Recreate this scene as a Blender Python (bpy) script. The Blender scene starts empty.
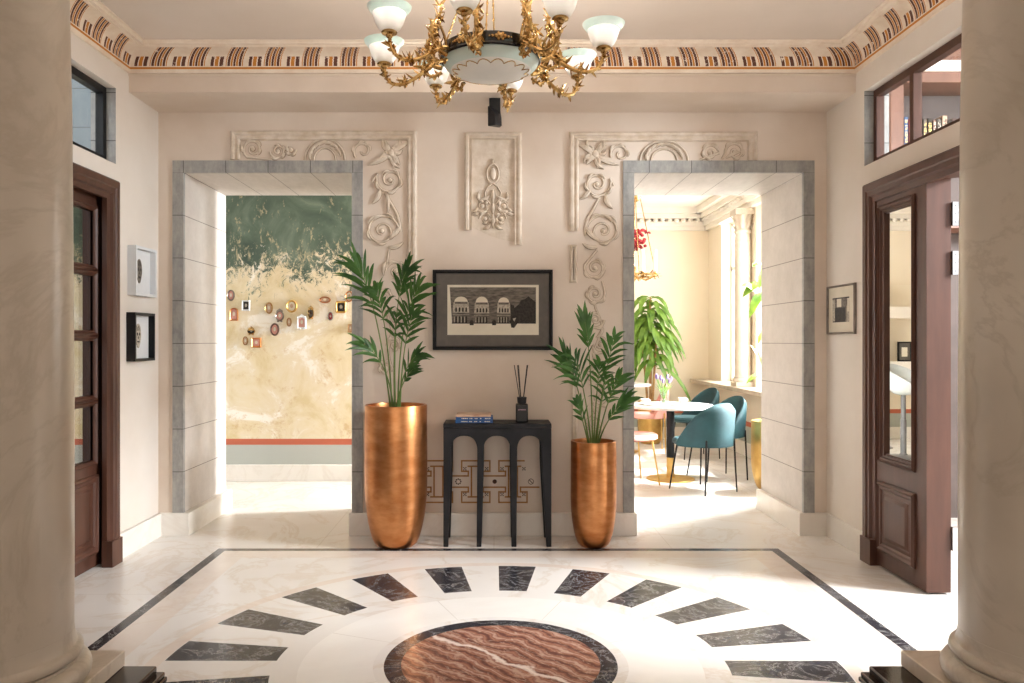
import bpy, bmesh, math, random
from mathutils import Vector, Matrix, noise as mnoise
PI = math.pi
sc = bpy.context.scene
COL = sc.collection
R = math.radians

# ------------------------------------------------------------------ numbers
F, VX, VY, H = 796.0, 494.0, 341.0, 1.40       # focal length (px), vanishing point, eye height
YW, YB = 5.744, 6.63                            # hall side / rear side of the thick wall
XW = 2.41; XL, XR = 2.422, 2.400                # half width of the hall; its left and right wall
YM, YF, XD = 7.96, 11.43, 3.08                  # mural wall, dining room far wall, dining room window wall
CZ = 3.33                                       # ceiling
def X(px, d): return (px - VX) / F * d
def Z(py, d): return H - (py - VY) / F * d

# ------------------------------------------------------------------ materials
def srgb(r, g, b):
    f = lambda c: (c/255/12.92) if c/255 <= .04045 else ((c/255+.055)/1.055)**2.4
    return (f(r), f(g), f(b), 1)

class NT:
    def __init__(s, name):
        s.m = bpy.data.materials.new(name); s.m.use_nodes = True
        s.t = s.m.node_tree; s.n = s.t.nodes; s.l = s.t.links
        s.b = s.n['Principled BSDF']; s._co = None
    def co(s):
        if not s._co: s._co = s.n.new('ShaderNodeTexCoord').outputs['Object']
        return s._co
    def put(s, sock, v):
        if hasattr(v, 'is_linked') or isinstance(v, bpy.types.NodeSocket): s.l.new(v, sock)
        else: sock.default_value = v
    def math(s, op, a, b=0.0, c=None, clamp=False):
        n = s.n.new('ShaderNodeMath'); n.operation = op; n.use_clamp = clamp
        s.put(n.inputs[0], a); s.put(n.inputs[1], b)
        if c is not None: s.put(n.inputs[2], c)
        return n.outputs[0]
    def xyz(s, v=None):
        n = s.n.new('ShaderNodeSeparateXYZ'); s.l.new(v or s.co(), n.inputs[0]); return n.outputs
    def mapping(s, scale=(1,1,1), rot=(0,0,0), loc=(0,0,0), v=None):
        n = s.n.new('ShaderNodeMapping'); s.l.new(v or s.co(), n.inputs[0])
        n.inputs['Scale'].default_value = scale; n.inputs['Rotation'].default_value = rot; n.inputs['Location'].default_value = loc
        return n.outputs[0]
    def noise(s, scale=5, detail=4, rough=.55, dist=0, v=None):
        n = s.n.new('ShaderNodeTexNoise'); s.l.new(v or s.co(), n.inputs['Vector'])
        n.inputs['Scale'].default_value = scale; n.inputs['Detail'].default_value = detail
        n.inputs['Roughness'].default_value = rough; n.inputs['Distortion'].default_value = dist
        return n.outputs['Fac']
    def wave(s, scale, dist, detail, dscale=1.0, v=None):
        n = s.n.new('ShaderNodeTexWave'); s.l.new(v or s.co(), n.inputs['Vector'])
        n.inputs['Scale'].default_value = scale; n.inputs['Distortion'].default_value = dist
        n.inputs['Detail'].default_value = detail; n.inputs['Detail Scale'].default_value = dscale
        return n.outputs['Fac']
    def ramp(s, fac, stops, interp='LINEAR'):
        n = s.n.new('ShaderNodeValToRGB'); s.put(n.inputs[0], fac); cr = n.color_ramp; cr.interpolation = interp
        while len(cr.elements) < len(stops): cr.elements.new(.5)
        for e, (p, c) in zip(cr.elements, stops):
            e.position = p; e.color = c if len(c) == 4 else (*c, 1)
        return n.outputs[0]
    def mix(s, fac, a, b):
        n = s.n.new('ShaderNodeMix'); n.data_type = 'RGBA'
        s.put(n.inputs[0], fac); s.put(n.inputs[6], a); s.put(n.inputs[7], b); return n.outputs[2]
    def between(s, v, a, b):
        return s.math('MULTIPLY', s.math('GREATER_THAN', v, a), s.math('LESS_THAN', v, b))
    def bump(s, h, strength=.2, dist=.01):
        n = s.n.new('ShaderNodeBump'); n.inputs['Strength'].default_value = strength; n.inputs['Distance'].default_value = dist
        s.l.new(h, n.inputs['Height']); s.l.new(n.outputs[0], s.b.inputs['Normal'])
    def fin(s, color=None, rough=.5, metal=0, spec=None):
        if color is not None: s.put(s.b.inputs['Base Color'], color)
        s.put(s.b.inputs['Roughness'], rough); s.put(s.b.inputs['Metallic'], metal)
        if spec is not None: s.b.inputs['Specular IOR Level'].default_value = spec
        return s.m

def simple(name, c1, c2=None, scale=6, rough=.5, metal=0, bump=0, bscale=None, detail=4, stretch=(1,1,1), spec=None, lo=.35, hi=.65):
    t = NT(name)
    if c2 is None: c2 = tuple(min(1, c*.86) for c in c1[:3]) + (1,)
    v = t.mapping(stretch)
    f = t.noise(scale, detail, v=v)
    col = t.ramp(f, [(lo, c1), (hi, c2)])
    if bump: t.bump(t.noise(bscale or scale*3, 3, v=v), bump)
    return t.fin(col, rough, metal, spec)

MT = {}
MT['plaster'] = simple('wall_plaster', srgb(226,213,200), srgb(214,198,182), 1.6, .75, bump=.06, bscale=9, detail=7)
MT['plaster_side'] = simple('wall_plaster_pale', srgb(232,225,217), srgb(224,215,204), 1.4, .7, bump=.04, bscale=8, detail=7)
MT['ceiling'] = simple('ceiling_plaster', srgb(222,209,197), srgb(212,198,184), .9, .8, bump=.04, bscale=6, detail=6)
MT['cream'] = simple('cream_paint', srgb(242,232,214), srgb(236,224,204), 1, .7)
MT['white_paint'] = simple('white_paint', srgb(240,234,226), srgb(232,225,215), 2, .6)
MT['stucco'] = simple('antique_stucco', srgb(226,214,200), srgb(206,190,170), 14, .7, bump=.2, bscale=40, detail=8)
MT['scroll_edge'] = simple('dark_scroll_edge', srgb(150,130,108), srgb(196,176,152), 18, .8, detail=6)  # darker tone, traced round every raised scroll
MT['outside_stone'] = simple('room_stone', srgb(205,210,214), srgb(190,196,200), 2, .6)

def stone(name, c1, c2, seam, off=0, zonly=False):
    t = NT(name); o = t.xyz()
    fz = t.math('FRACT', t.math('MULTIPLY', t.math('SUBTRACT', o[2], 2.614+off-20*.308), 1/.308))
    s1 = t.math('GREATER_THAN', t.math('ABSOLUTE', t.math('SUBTRACT', fz, .5)), .491)
    fx = t.math('FRACT', t.math('MULTIPLY', t.math('ADD', o[0], 2.237+20*.305), 1/.305))
    s2 = t.math('GREATER_THAN', t.math('ABSOLUTE', t.math('SUBTRACT', fx, .5)), .491)
    low = t.math('LESS_THAN', o[2], 99 if zonly else 2.613)
    s = t.math('ADD', t.math('MULTIPLY', s1, low), t.math('MULTIPLY', s2, t.math('SUBTRACT', 1, low)))
    f = t.noise(5, 8, .7, v=t.mapping((3,1,1)))
    fine = t.noise(40, 3)
    base = t.ramp(t.math('ADD', t.math('MULTIPLY', f, .8), t.math('MULTIPLY', fine, .2)), [(.35, c1), (.65, c2)])
    t.bump(fine, .08)
    return t.fin(t.mix(s, base, seam), .55)
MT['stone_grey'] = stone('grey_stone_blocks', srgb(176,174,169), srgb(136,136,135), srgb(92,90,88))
MT['stone_blue'] = stone('blue_grey_stone', srgb(150,164,172), srgb(134,150,160), srgb(92,100,106), .17, True)
MT['stone_lit'] = stone('lit_stone_blocks', srgb(212,205,199), srgb(196,189,183), srgb(128,120,114))  # stronger light on the reveals put into a paler copy of the grey stone

def marble_white(name, c1=srgb(240,237,231), c2=srgb(224,217,208), rough=.2):
    t = NT(name)
    w = t.noise(1.3, 9, .62, 1.4)
    vein = t.math('ABSOLUTE', t.math('SUBTRACT', w, .5))
    col = t.mix(t.ramp(vein, [(0, (.45,.45,.45)), (.035, (0,0,0))]), t.ramp(t.noise(.9, 5), [(.35, c1), (.7, c2)]), c2)
    return t.fin(col, rough)
MT['marble_base'] = marble_white('white_marble_skirting', rough=.3)
MT['marble_column'] = marble_white('cream_marble_column', srgb(192,183,170), srgb(160,149,134), .28)
MT['marble_plinth'] = marble_white('beige_marble_plinth', srgb(208,196,180), srgb(178,163,144), .3)
MT['table_marble'] = marble_white('table_top_marble', srgb(240,238,234), srgb(205,203,200), .2)
MT['black_marble'] = simple('black_polished_marble', srgb(34,28,25), srgb(66,56,50), 5, .12, detail=8)

def floor_mat():
    t = NT('inlaid_marble_floor'); o = t.xyz(); cx, cy = .029, 3.485
    dx = t.math('SUBTRACT', o[0], cx); dy = t.math('SUBTRACT', o[1], cy)
    r = t.math('SQRT', t.math('ADD', t.math('MULTIPLY', dx, dx), t.math('MULTIPLY', dy, dy)))
    m = t.math('MAXIMUM', t.math('ABSOLUTE', dx), t.math('ABSOLUTE', dy))
    ang = t.math('MULTIPLY', t.math('ARCTAN2', dy, dx), 180/PI)
    vein = t.math('ABSOLUTE', t.math('SUBTRACT', t.noise(1.1, 9, .62, 1.6), .5))
    cream = t.mix(t.ramp(vein, [(0, (.4,)*3), (.03, (0,0,0))]), t.ramp(t.noise(.8, 6), [(.3, srgb(235,233,230)), (.7, srgb(223,218,212))]), srgb(205,188,168))
    warm = t.ramp(t.noise(3.2, 8, .65, 1.2, v=t.mapping((1,1,1))), [(.35, srgb(228,212,196)), (.62, srgb(212,190,172)), (.7, srgb(232,220,206))])
    col = cream
    col = t.mix(t.math('MULTIPLY', t.between(m, 1.66, 1.825), .45), col, warm)
    col = t.mix(t.math('MULTIPLY', t.between(r, 1.475, 1.54), .55), col, warm)
    # slab joints
    gx = t.math('ABSOLUTE', t.math('SUBTRACT', t.math('FRACT', t.math('MULTIPLY', t.math('ADD', o[0], 12.0), 1/1.2)), .5))
    gy = t.math('ABSOLUTE', t.math('SUBTRACT', t.math('FRACT', t.math('MULTIPLY', t.math('ADD', o[1], 12.4), 1/1.2)), .5))
    joint = t.math('MULTIPLY', t.math('GREATER_THAN', t.math('MAXIMUM', gx, gy), .4978), t.math('GREATER_THAN', m, 1.885))
    col = t.mix(t.math('MULTIPLY', joint, .35), col, srgb(170,155,140))
    # pale ring, its radial joints
    ringc = t.ramp(t.noise(1.7, 7, .6, .8), [(.3, srgb(242,240,236)), (.75, srgb(230,226,221))])
    inring = t.between(r, .553, .868)
    col = t.mix(inring, col, ringc)
    rj = t.math('GREATER_THAN', t.math('ABSOLUTE', t.math('SUBTRACT', t.math('FRACT', t.math('MULTIPLY', t.math('ADD', ang, 382.5), 1/45)), .5)), .4965)
    col = t.mix(t.math('MULTIPLY', t.math('MULTIPLY', rj, inring), .4), col, srgb(165,152,138))
    # black wedges
    wedge = t.math('LESS_THAN', t.math('FRACT', t.math('MULTIPLY', t.math('ADD', ang, 351+9), 1/18)), .5)
    wedge = t.math('LESS_THAN', t.math('FRACT', t.math('MULTIPLY', t.math('ADD', ang, 351), 1/18)), .5)
    wedge = t.math('MULTIPLY', wedge, t.between(r, .98, 1.47))
    bv = t.math('ABSOLUTE', t.math('SUBTRACT', t.noise(5, 10, .72, 1.2), .5))
    blotch = t.noise(9, 8, .7)
    black = t.mix(t.ramp(bv, [(0, (.6,)*3), (.008, (.18,)*3), (.018, (0,0,0))]), t.ramp(blotch, [(.42, srgb(40,41,48)), (.6, srgb(60,61,68)), (.72, srgb(96,94,96))]), srgb(205,200,192))
    col = t.mix(wedge, col, black)
    col = t.mix(t.between(m, 1.825, 1.887), col, black)
    col = t.mix(t.between(r, .433, .507), col, black)
    # onyx disc
    v2 = t.mapping((1,1,1), (0,0,R(-46)))
    w = t.wave(4.2, 7, 7, 1.4, v=v2); w2 = t.noise(15, 8, .75, 1.2, v=t.mapping((2.4,.9,1), v=v2))
    onyx = t.ramp(w, [(0, srgb(104,68,58)), (.3, srgb(140,94,78)), (.55, srgb(160,114,92)), (.8, srgb(132,88,76)), (1, srgb(178,142,124))])
    onyx = t.mix(t.ramp(w2, [(.52, (0,0,0)), (.68, (.75,)*3)]), onyx, srgb(206,178,160))
    u = t.math('ADD', t.math('MULTIPLY', dx, .95), dy)           # one pale band running across
    wob = t.math('MULTIPLY', t.math('SUBTRACT', t.noise(5, 6, .6), .5), .22)
    band = t.math('ABSOLUTE', t.math('ADD', t.math('ADD', u, wob), -.02))
    onyx = t.mix(t.ramp(band, [(0, (.95,)*3), (.012, (.7,)*3), (.024, (0,0,0))]), onyx, srgb(232,216,204))
    col = t.mix(t.math('LESS_THAN', r, .433), col, onyx)
    t.bump(t.noise(3, 2), .015)
    return t.fin(col, t.ramp(t.noise(4, 4), [(.3, (.16,)*3), (.7, (.26,)*3)]), spec=.28)
MT['floor'] = floor_mat()

def mural_mat():
    t = NT('painted_mural'); o = t.xyz()
    big = t.noise(1.7, 5, .6); fine = t.noise(11, 10, .85, .8, v=t.mapping((1,1,.8),(0,R(20),0))); streak = t.noise(14, 7, .75, .4, v=t.mapping((1.2,1,.55),(0,R(35),0)))
    zz = t.math('ADD', o[2], t.math('ADD', t.math('MULTIPLY', t.math('SUBTRACT', big, .5), .8), t.math('MULTIPLY', t.math('SUBTRACT', fine, .5), 2.6)))
    g = t.math('MULTIPLY', t.math('SUBTRACT', zz, 2.08), 12, clamp=True)
    green = t.ramp(t.noise(2.0, 7, .62, 1.0), [(.32, srgb(64,82,71)), (.5, srgb(86,104,91)), (.62, srgb(110,126,111)), (.74, srgb(152,163,147))])
    scr = t.math('MULTIPLY', t.math('SUBTRACT', t.math('ADD', streak, t.math('MULTIPLY', t.math('SUBTRACT', 2.5, o[2]), .07)), .575), 16, clamp=True)
    green = t.mix(t.math('MULTIPLY', scr, .75), green, srgb(200,186,152))
    cream = t.ramp(t.noise(2.4, 8, .7, .7), [(.36, srgb(212,194,150)), (.47, srgb(224,210,178)), (.55, srgb(228,216,192)), (.61, srgb(245,240,230))])
    oc = t.ramp(t.noise(4.5, 10, .85, .5), [(.55, (0,0,0)), (.62, (.75,)*3)])
    low = t.math('MULTIPLY', t.math('SUBTRACT', 1.9, o[2]), 2, clamp=True)
    cream = t.mix(t.math('MULTIPLY', oc, low), cream, srgb(198,168,120))
    col = t.mix(g, cream, green)
    col = t.mix(t.between(o[2], .362, .422), col, srgb(184,98,72))
    col = t.mix(t.math('LESS_THAN', o[2], .362), col, srgb(176,180,174))
    t.bump(fine, .1)
    return t.fin(col, .7)
MT['mural'] = mural_mat()
def dado_mat():
    t = NT('cream_wall_with_red_stripe'); o = t.xyz()
    c = t.ramp(t.noise(1, 4), [(.3, srgb(242,231,212)), (.7, srgb(236,223,202))])
    c = t.mix(t.between(o[2], .362, .422), c, srgb(184,98,72))
    c = t.mix(t.math('LESS_THAN', o[2], .362), c, srgb(172,176,168))
    return t.fin(c, .7)
MT['dado'] = dado_mat()

def cove_mat():
    t = NT('painted_cornice'); uv = t.n.new('ShaderNodeUVMap').outputs[0]; o = t.xyz(uv); u, v = o[0], o[1]
    P = .2535
    f = t.math('FRACT', t.math('MULTIPLY', t.math('ADD', u, 50*P), 1/P))
    white = t.ramp(t.noise(7, 7, .7), [(.35, srgb(240,228,212)), (.65, srgb(226,208,188))])
    br = srgb(92,52,36); og = srgb(196,128,48); wh = srgb(238,226,208)
    tall = t.ramp(t.math('MULTIPLY', f, 1/.47), [(0, og), (.05, wh), (.09, br), (.24, wh), (.27, og), (.38, wh), (.42, br), (.54, wh), (.57, og), (.68, wh), (.72, br), (.86, wh), (.9, og), (.96, wh)], 'CONSTANT')
    short = t.ramp(t.math('MULTIPLY', t.math('SUBTRACT', f, .6), 1/.34), [(0, br), (.24, wh), (.32, og), (.6, wh), (.68, br), (.97, wh)], 'CONSTANT')
    vs = t.math('ADD', v, t.math('MULTIPLY', t.math('SUBTRACT', t.noise(60, 4, .7), .5), .05))
    it = t.math('MULTIPLY', t.math('LESS_THAN', f, .46), t.between(vs, 0.0, .93))
    ish = t.math('MULTIPLY', t.between(f, .6, .94), t.between(vs, 0.0, .44))
    chip = t.math('LESS_THAN', t.noise(22, 8, .75), .62)
    col = t.mix(t.math('MULTIPLY', it, chip), white, tall)
    col = t.mix(t.math('MULTIPLY', ish, chip), col, short)
    col = t.mix(t.between(v, -.5, -.2), col, srgb(198,126,46))
    return t.fin(col, .7)
MT['cove'] = cove_mat()

MT['brown_wood'] = simple('dark_brown_wood', srgb(86,55,43), srgb(74,47,36), 4, .42, stretch=(4,4,.5), spec=.35, detail=6, bump=.03)
MT['black_paint'] = simple('black_paint', srgb(13,13,14), srgb(22,22,24), 12, .42, spec=.25)
MT['charcoal'] = simple('charcoal_patina', srgb(34,34,38), srgb(16,16,19), 6, .5, spec=.3, detail=8, bump=.05)
MT['mat_board'] = simple('grey_mat_board', srgb(104,98,92), srgb(96,91,86), 20, .8)
MT['paper'] = simple('ivory_paper', srgb(226,219,202), srgb(218,210,192), 8, .8)
MT['white_card'] = simple('white_card', srgb(222,224,226), srgb(214,217,220), 8, .8)
MT['ink_dark'] = simple('dark_ink', srgb(34,31,29), srgb(62,57,52), 60, .8, detail=8)
MT['ink_mid'] = simple('grey_ink', srgb(78,72,66), srgb(126,118,108), 45, .8, detail=9, stretch=(.5,1,2))
MT['ink_light'] = simple('pale_ink', srgb(196,188,172), srgb(150,142,128), 70, .8, detail=9)
MT['silver'] = simple('brushed_silver', srgb(150,142,134), srgb(120,112,106), 12, .3, .85)
MT['steel'] = simple('chrome_steel', srgb(205,205,205), srgb(180,180,182), 12, .22, 1)
MT['copper'] = simple('copper_leaf', srgb(208,148,98), srgb(186,122,74), 9, .34, 1, bump=.05, bscale=30, stretch=(1,1,2.2), detail=6)
MT['gold_brass'] = simple('antique_gold', srgb(216,184,126), srgb(166,128,76), 26, .27, 1, detail=6)
MT['gold_pale'] = simple('pale_gold', srgb(214,178,110), srgb(196,158,92), 8, .4, 1)
MT['soil'] = simple('dark_soil', srgb(40,30,24), srgb(62,48,38), 30, .95, bump=.6)
MT['teal'] = simple('teal_velvet', srgb(27,70,76), srgb(19,56,63), 5, .75, detail=3)
MT['pink'] = simple('pink_velvet', srgb(214,160,148), srgb(200,142,132), 5, .75)
MT['grey_shell'] = simple('grey_shell', srgb(176,180,178), srgb(160,164,163), 5, .6)
MT['porcelain'] = simple('white_porcelain', srgb(244,242,238), srgb(236,234,230), 5, .2)
MT['stem'] = simple('palm_stem', srgb(116,138,72), srgb(86,112,52), 9, .5, stretch=(3,3,.6))
MT['trunk'] = simple('tan_trunk', srgb(190,150,96), srgb(160,120,74), 12, .8)
MT['red'] = simple('red_petal', srgb(176,40,50), srgb(140,26,38), 8, .6)
MT['purple'] = simple('violet_bud', srgb(126,104,158), srgb(98,80,132), 9, .6)
MT['blue_cover'] = simple('blue_cover', srgb(26,84,140), srgb(20,70,122), 5, .45)
MT['tan_cover'] = simple('tan_cover', srgb(206,178,154), srgb(168,128,102), 9, .5)
MT['pages'] = simple('book_pages', srgb(230,222,206), srgb(214,204,186), 40, .9, stretch=(1,1,6))
MT['label_grey'] = simple('label_print', srgb(176,140,150), srgb(150,118,130), 9, .6)
MT['radiator'] = simple('grey_radiator', srgb(96,94,94), srgb(80,79,80), 5, .45)
MT['sill'] = simple('sill_stone', srgb(190,176,158), srgb(168,152,134), 7, .4, detail=7)
MT['orange_paint'] = simple('faded_orange_paint', srgb(178,130,78), srgb(158,110,62), 30, .8, detail=7)
MT['brown_paint'] = simple('dark_brown_paint', srgb(64,40,30), srgb(84,56,42), 30, .8)
MT['bowl_white'] = simple('milk_glass', srgb(240,238,232), srgb(228,228,224), 5, .3)
MT['bowl_aqua'] = simple('aqua_glass', srgb(196,216,210), srgb(212,226,220), 5, .3)
MT['black_enamel'] = simple('black_enamel', srgb(10,10,12), srgb(18,18,20), 8, .22)
MT['shelf_wood'] = simple('bookcase_wood', srgb(128,88,70), srgb(108,72,56), 4, .45, stretch=(5,5,.6))
MT['shade_dark'] = simple('bookcase_back', srgb(92,80,76), srgb(80,70,66), 4, .6)
for nm in ('bowl_white', 'bowl_aqua'):
    b = MT[nm].node_tree.nodes['Principled BSDF']
    b.inputs['Subsurface Weight'].default_value = .06; b.inputs['Subsurface Radius'].default_value = (.05,.05,.05); b.inputs['Subsurface Scale'].default_value = .3

def leaf_mat(name, c1, c2, trans=.25):
    t = NT(name)
    col = t.ramp(t.noise(7, 4), [(.35, c1), (.65, c2)])
    t.fin(col, .42)
    tr = t.n.new('ShaderNodeBsdfTranslucent'); t.l.new(col, tr.inputs[0])
    mx = t.n.new('ShaderNodeMixShader'); mx.inputs[0].default_value = trans
    t.l.new(t.b.outputs[0], mx.inputs[1]); t.l.new(tr.outputs[0], mx.inputs[2])
    t.l.new(mx.outputs[0], t.n['Material Output'].inputs[0]); return t.m
MT['palm_leaf'] = leaf_mat('palm_leaf', srgb(42,78,34), srgb(80,124,54), .28)
MT['bright_leaf'] = leaf_mat('bright_leaf', srgb(86,126,44), srgb(138,172,72), .35)
MT['rubber_leaf'] = leaf_mat('rubber_leaf', srgb(70,108,30), srgb(118,142,42), .22)

def glass_mat(name, tint=(1,1,1,1), refl=.12):
    t = NT(name)
    tr = t.n.new('ShaderNodeBsdfTransparent'); tr.inputs[0].default_value = tint
    gl = t.n.new('ShaderNodeBsdfGlossy'); gl.inputs['Roughness'].default_value = .02
    mx = t.n.new('ShaderNodeMixShader'); mx.inputs[0].default_value = refl
    t.l.new(tr.outputs[0], mx.inputs[1]); t.l.new(gl.outputs[0], mx.inputs[2])
    t.l.new(mx.outputs[0], t.n['Material Output'].inputs[0]); return t.m
MT['glass'] = glass_mat('window_glass', (.95,.97,.98,1), .08)
MT['vase_glass'] = glass_mat('vase_glass', (.93,.97,.94,1), .15)
def mirror_mat(name, c, rough):
    t = NT(name); return t.fin(c, rough, 1)
MT['mirror'] = mirror_mat('mirror_glass', (.92,.92,.9,1), .01)
MT['door_glass'] = glass_mat('smoked_door_glass', (.72,.72,.72,1), .10)

# ------------------------------------------------------------------ mesh builder
class MB:
    def __init__(s): s.v, s.f, s.m, s.uv = [], [], [], []
    def add(s, vs, fs, mi=0, uv=None):
        b = len(s.v); s.v += [tuple(v) for v in vs]
        for k, f in enumerate(fs):
            s.f.append([b+i for i in f]); s.m.append(mi); s.uv.append([uv[i] for i in f] if uv else None)
        return s
    def box(s, x0, x1, y0, y1, z0, z1, mi=0, M=None):
        vs = [(x,y,z) for x in (x0,x1) for y in (y0,y1) for z in (z0,z1)]
        if M: vs = [M(*v) for v in vs]
        return s.add(vs, [(0,1,3,2),(4,6,7,5),(0,4,5,1),(2,3,7,6),(0,2,6,4),(1,5,7,3)], mi)
    def lathe(s, prof, c=(0,0,0), seg=32, mi=0, sx=1, sy=1, cap=True, M=None):
        vs, fs = [], []; n = len(prof)
        for k in range(seg):
            a = 2*PI*k/seg
            for r, z in prof: vs.append((c[0]+r*math.cos(a)*sx, c[1]+r*math.sin(a)*sy, c[2]+z))
        for k in range(seg):
            k2 = (k+1) % seg
            for i in range(n-1): fs.append((k*n+i, k2*n+i, k2*n+i+1, k*n+i+1))
        if cap:
            if prof[0][0] > 1e-6: fs.append([k*n for k in range(seg)])
            if prof[-1][0] > 1e-6: fs.append([k*n+n-1 for k in range(seg)])
        if M: vs = [M(*v) for v in vs]
        return s.add(vs, fs, mi)
    def tube(s, pts, rad, seg=8, mi=0, flat=1.0, up=None, cap=True):
        pts = [Vector(p) for p in pts]; n = len(pts)
        if not hasattr(rad, '__len__'): rad = [rad]*n
        T = []
        for i in range(n):
            t = pts[min(i+1,n-1)] - pts[max(i-1,0)]
            T.append(t.normalized() if t.length > 1e-9 else Vector((0,0,1)))
        N = Vector(up) if up else (Vector((0,0,1)) if abs(T[0].z) < .9 else Vector((1,0,0)))
        vs, fs = [], []
        for i in range(n):
            N = (N - T[i]*N.dot(T[i]))
            if N.length < 1e-6: N = T[i].orthogonal()
            N.normalize(); B = T[i].cross(N)
            for k in range(seg):
                a = 2*PI*k/seg
                vs.append(pts[i] + (N*math.cos(a)*flat + B*math.sin(a))*rad[i])
        for i in range(n-1):
            for k in range(seg):
                k2 = (k+1) % seg; fs.append((i*seg+k, i*seg+k2, (i+1)*seg+k2, (i+1)*seg+k))
        if cap: fs += [list(range(seg)), [(n-1)*seg+k for k in range(seg)]]
        return s.add(vs, fs, mi)
    def cyl(s, a, b, r0, r1=None, seg=12, mi=0): return s.tube([a, b], [r0, r0 if r1 is None else r1], seg, mi)
    def prism(s, poly, w0, w1, M, mi=0):
        n = len(poly)
        vs = [M(u, v, w0) for u, v in poly] + [M(u, v, w1) for u, v in poly]
        fs = [list(range(n)), list(range(n, 2*n))] + [(i, (i+1) % n, n+(i+1) % n, n+i) for i in range(n)]
        return s.add(vs, fs, mi)
    def frame(s, u0, u1, v0, v1, prof, M, mi=0, sides='LTRB'):
        """mitred moulding round a rectangle; prof = [(inset, w), ...]"""
        rings = [[M(u0+i, v0+i, w), M(u0+i, v1-i, w), M(u1-i, v1-i, w), M(u1-i, v0+i, w)] for i, w in prof]
        if 'B' not in sides:
            rings = [[M(u0+i, v0, w), M(u0+i, v1-i, w), M(u1-i, v1-i, w), M(u1-i, v0, w)] for i, w in prof]
        vs = [p for r in rings for p in r]; fs = []
        for j in range(len(prof)):
            j2 = (j+1) % len(prof)
            for k, c in ((0,'L'), (1,'T'), (2,'R'), (3,'B')):
                if c in sides: k2 = (k+1) % 4; fs.append((j*4+k, j*4+k2, j2*4+k2, j2*4+k))
        return s.add(vs, fs, mi)
    def ell(s, c, r, seg=20, rings=10, mi=0, M=None):
        prof = [(math.sin(PI*i/rings), -math.cos(PI*i/rings)) for i in range(rings+1)]
        vs = []; fs = []; n = len(prof)
        for k in range(seg):
            a = 2*PI*k/seg
            for rr, z in prof: vs.append((c[0]+rr*math.cos(a)*r[0], c[1]+rr*math.sin(a)*r[1], c[2]+z*r[2]))
        for k in range(seg):
            for i in range(n-1): fs.append((k*n+i, ((k+1)%seg)*n+i, ((k+1)%seg)*n+i+1, k*n+i+1))
        if M: vs = [M(*v) for v in vs]
        return s.add(vs, fs, mi)
    def blade(s, pts, widths, up, fold=.25, mi=0):
        """a leaf: a folded ribbon along pts"""
        pts = [Vector(p) for p in pts]; n = len(pts); up = Vector(up); vs, fs = [], []
        for i in range(n):
            t = (pts[min(i+1,n-1)] - pts[max(i-1,0)]).normalized()
            side = t.cross(up)
            if side.length < 1e-4: side = t.orthogonal()
            side.normalize(); nn = side.cross(t)
            w = widths[i]
            vs += [pts[i] - side*w + nn*w*fold, pts[i], pts[i] + side*w + nn*w*fold]
        for i in range(n-1):
            a = i*3; fs += [(a, a+1, a+4, a+3), (a+1, a+2, a+5, a+4)]
        return s.add(vs, fs, mi)
    def build(s, name, mats, parent=None, smooth=True, bevel=0, angle=35, seg=2, off=None, weld=True):
        me = bpy.data.meshes.new(name)
        root = parent
        o = Vector((0,0,0))
        while root is not None: o += root.location; root = root.parent
        if off is not None: o = Vector(off)
        me.from_pydata([Vector(v) - o for v in s.v], [], s.f)
        if not isinstance(mats, (list, tuple)): mats = [mats]
        for m in mats: me.materials.append(MT[m] if isinstance(m, str) else m)
        for p, i in zip(me.polygons, s.m): p.material_index = i; p.use_smooth = smooth
        if any(u for u in s.uv):
            L = me.uv_layers.new(name='UVMap')
            for p, u in zip(me.polygons, s.uv):
                if u:
                    for li, c in zip(p.loop_indices, u): L.data[li].uv = c
        bm = bmesh.new(); bm.from_mesh(me)
        if weld: bmesh.ops.remove_doubles(bm, verts=bm.verts, dist=1e-6)
        bmesh.ops.recalc_face_normals(bm, faces=bm.faces)
        bm.to_mesh(me); bm.free()
        if smooth: me.set_sharp_from_angle(angle=R(angle))
        ob = bpy.data.objects.new(name, me); COL.objects.link(ob)
        if parent is not None: ob.parent = parent
        elif off is not None: ob.location = off
        if bevel:
            b = ob.modifiers.new('bevel', 'BEVEL'); b.width = bevel; b.segments = seg; b.limit_method = 'ANGLE'; b.angle_limit = R(40)
        return ob

def tag(o, label, cat, group=None):
    o['label'] = label; o['category'] = cat
    if group: o['group'] = group
    return o
def thing(name, label, cat, loc=(0,0,0), group=None):
    o = bpy.data.objects.new(name, None); o.empty_display_size = .1; COL.objects.link(o); o.location = loc
    return tag(o, label, cat, group)
def struct(o): o['kind'] = 'structure'; return o
def dup(root, loc, rotz, label, group=None):
    r = root.copy(); COL.objects.link(r); r.location = loc; r.rotation_euler = (0,0,rotz); r['label'] = label
    if group: r['group'] = group
    for ch in list(root.children):
        c = ch.copy(); COL.objects.link(c); c.parent = r
        for g in ch.children:
            d = g.copy(); COL.objects.link(d); d.parent = c
    return r
# wall mappers: u along the wall, v up, w out of the wall towards the hall
def MBack(u, v, w): return (u, YW - w, v)
def MRight(u, v, w): return (XR - w, u, v)
def MLeft(u, v, w): return (-XL + w, u, v)
def MMur(u, v, w): return (u, YM - w, v)
def rect(u0, u1, v0, v1): return [(u0,v0),(u0,v1),(u1,v1),(u1,v0)]

# ================================================================== SETTING
b = MB(); b.box(-7, 7, -4.5, 12, -.1, 0); struct(b.build('floor', 'floor', smooth=False))
b = MB(); b.box(-XW-.2, XW+.2, -4.2, YW, CZ, CZ+.12); struct(b.build('ceiling', 'ceiling', smooth=False))

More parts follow.
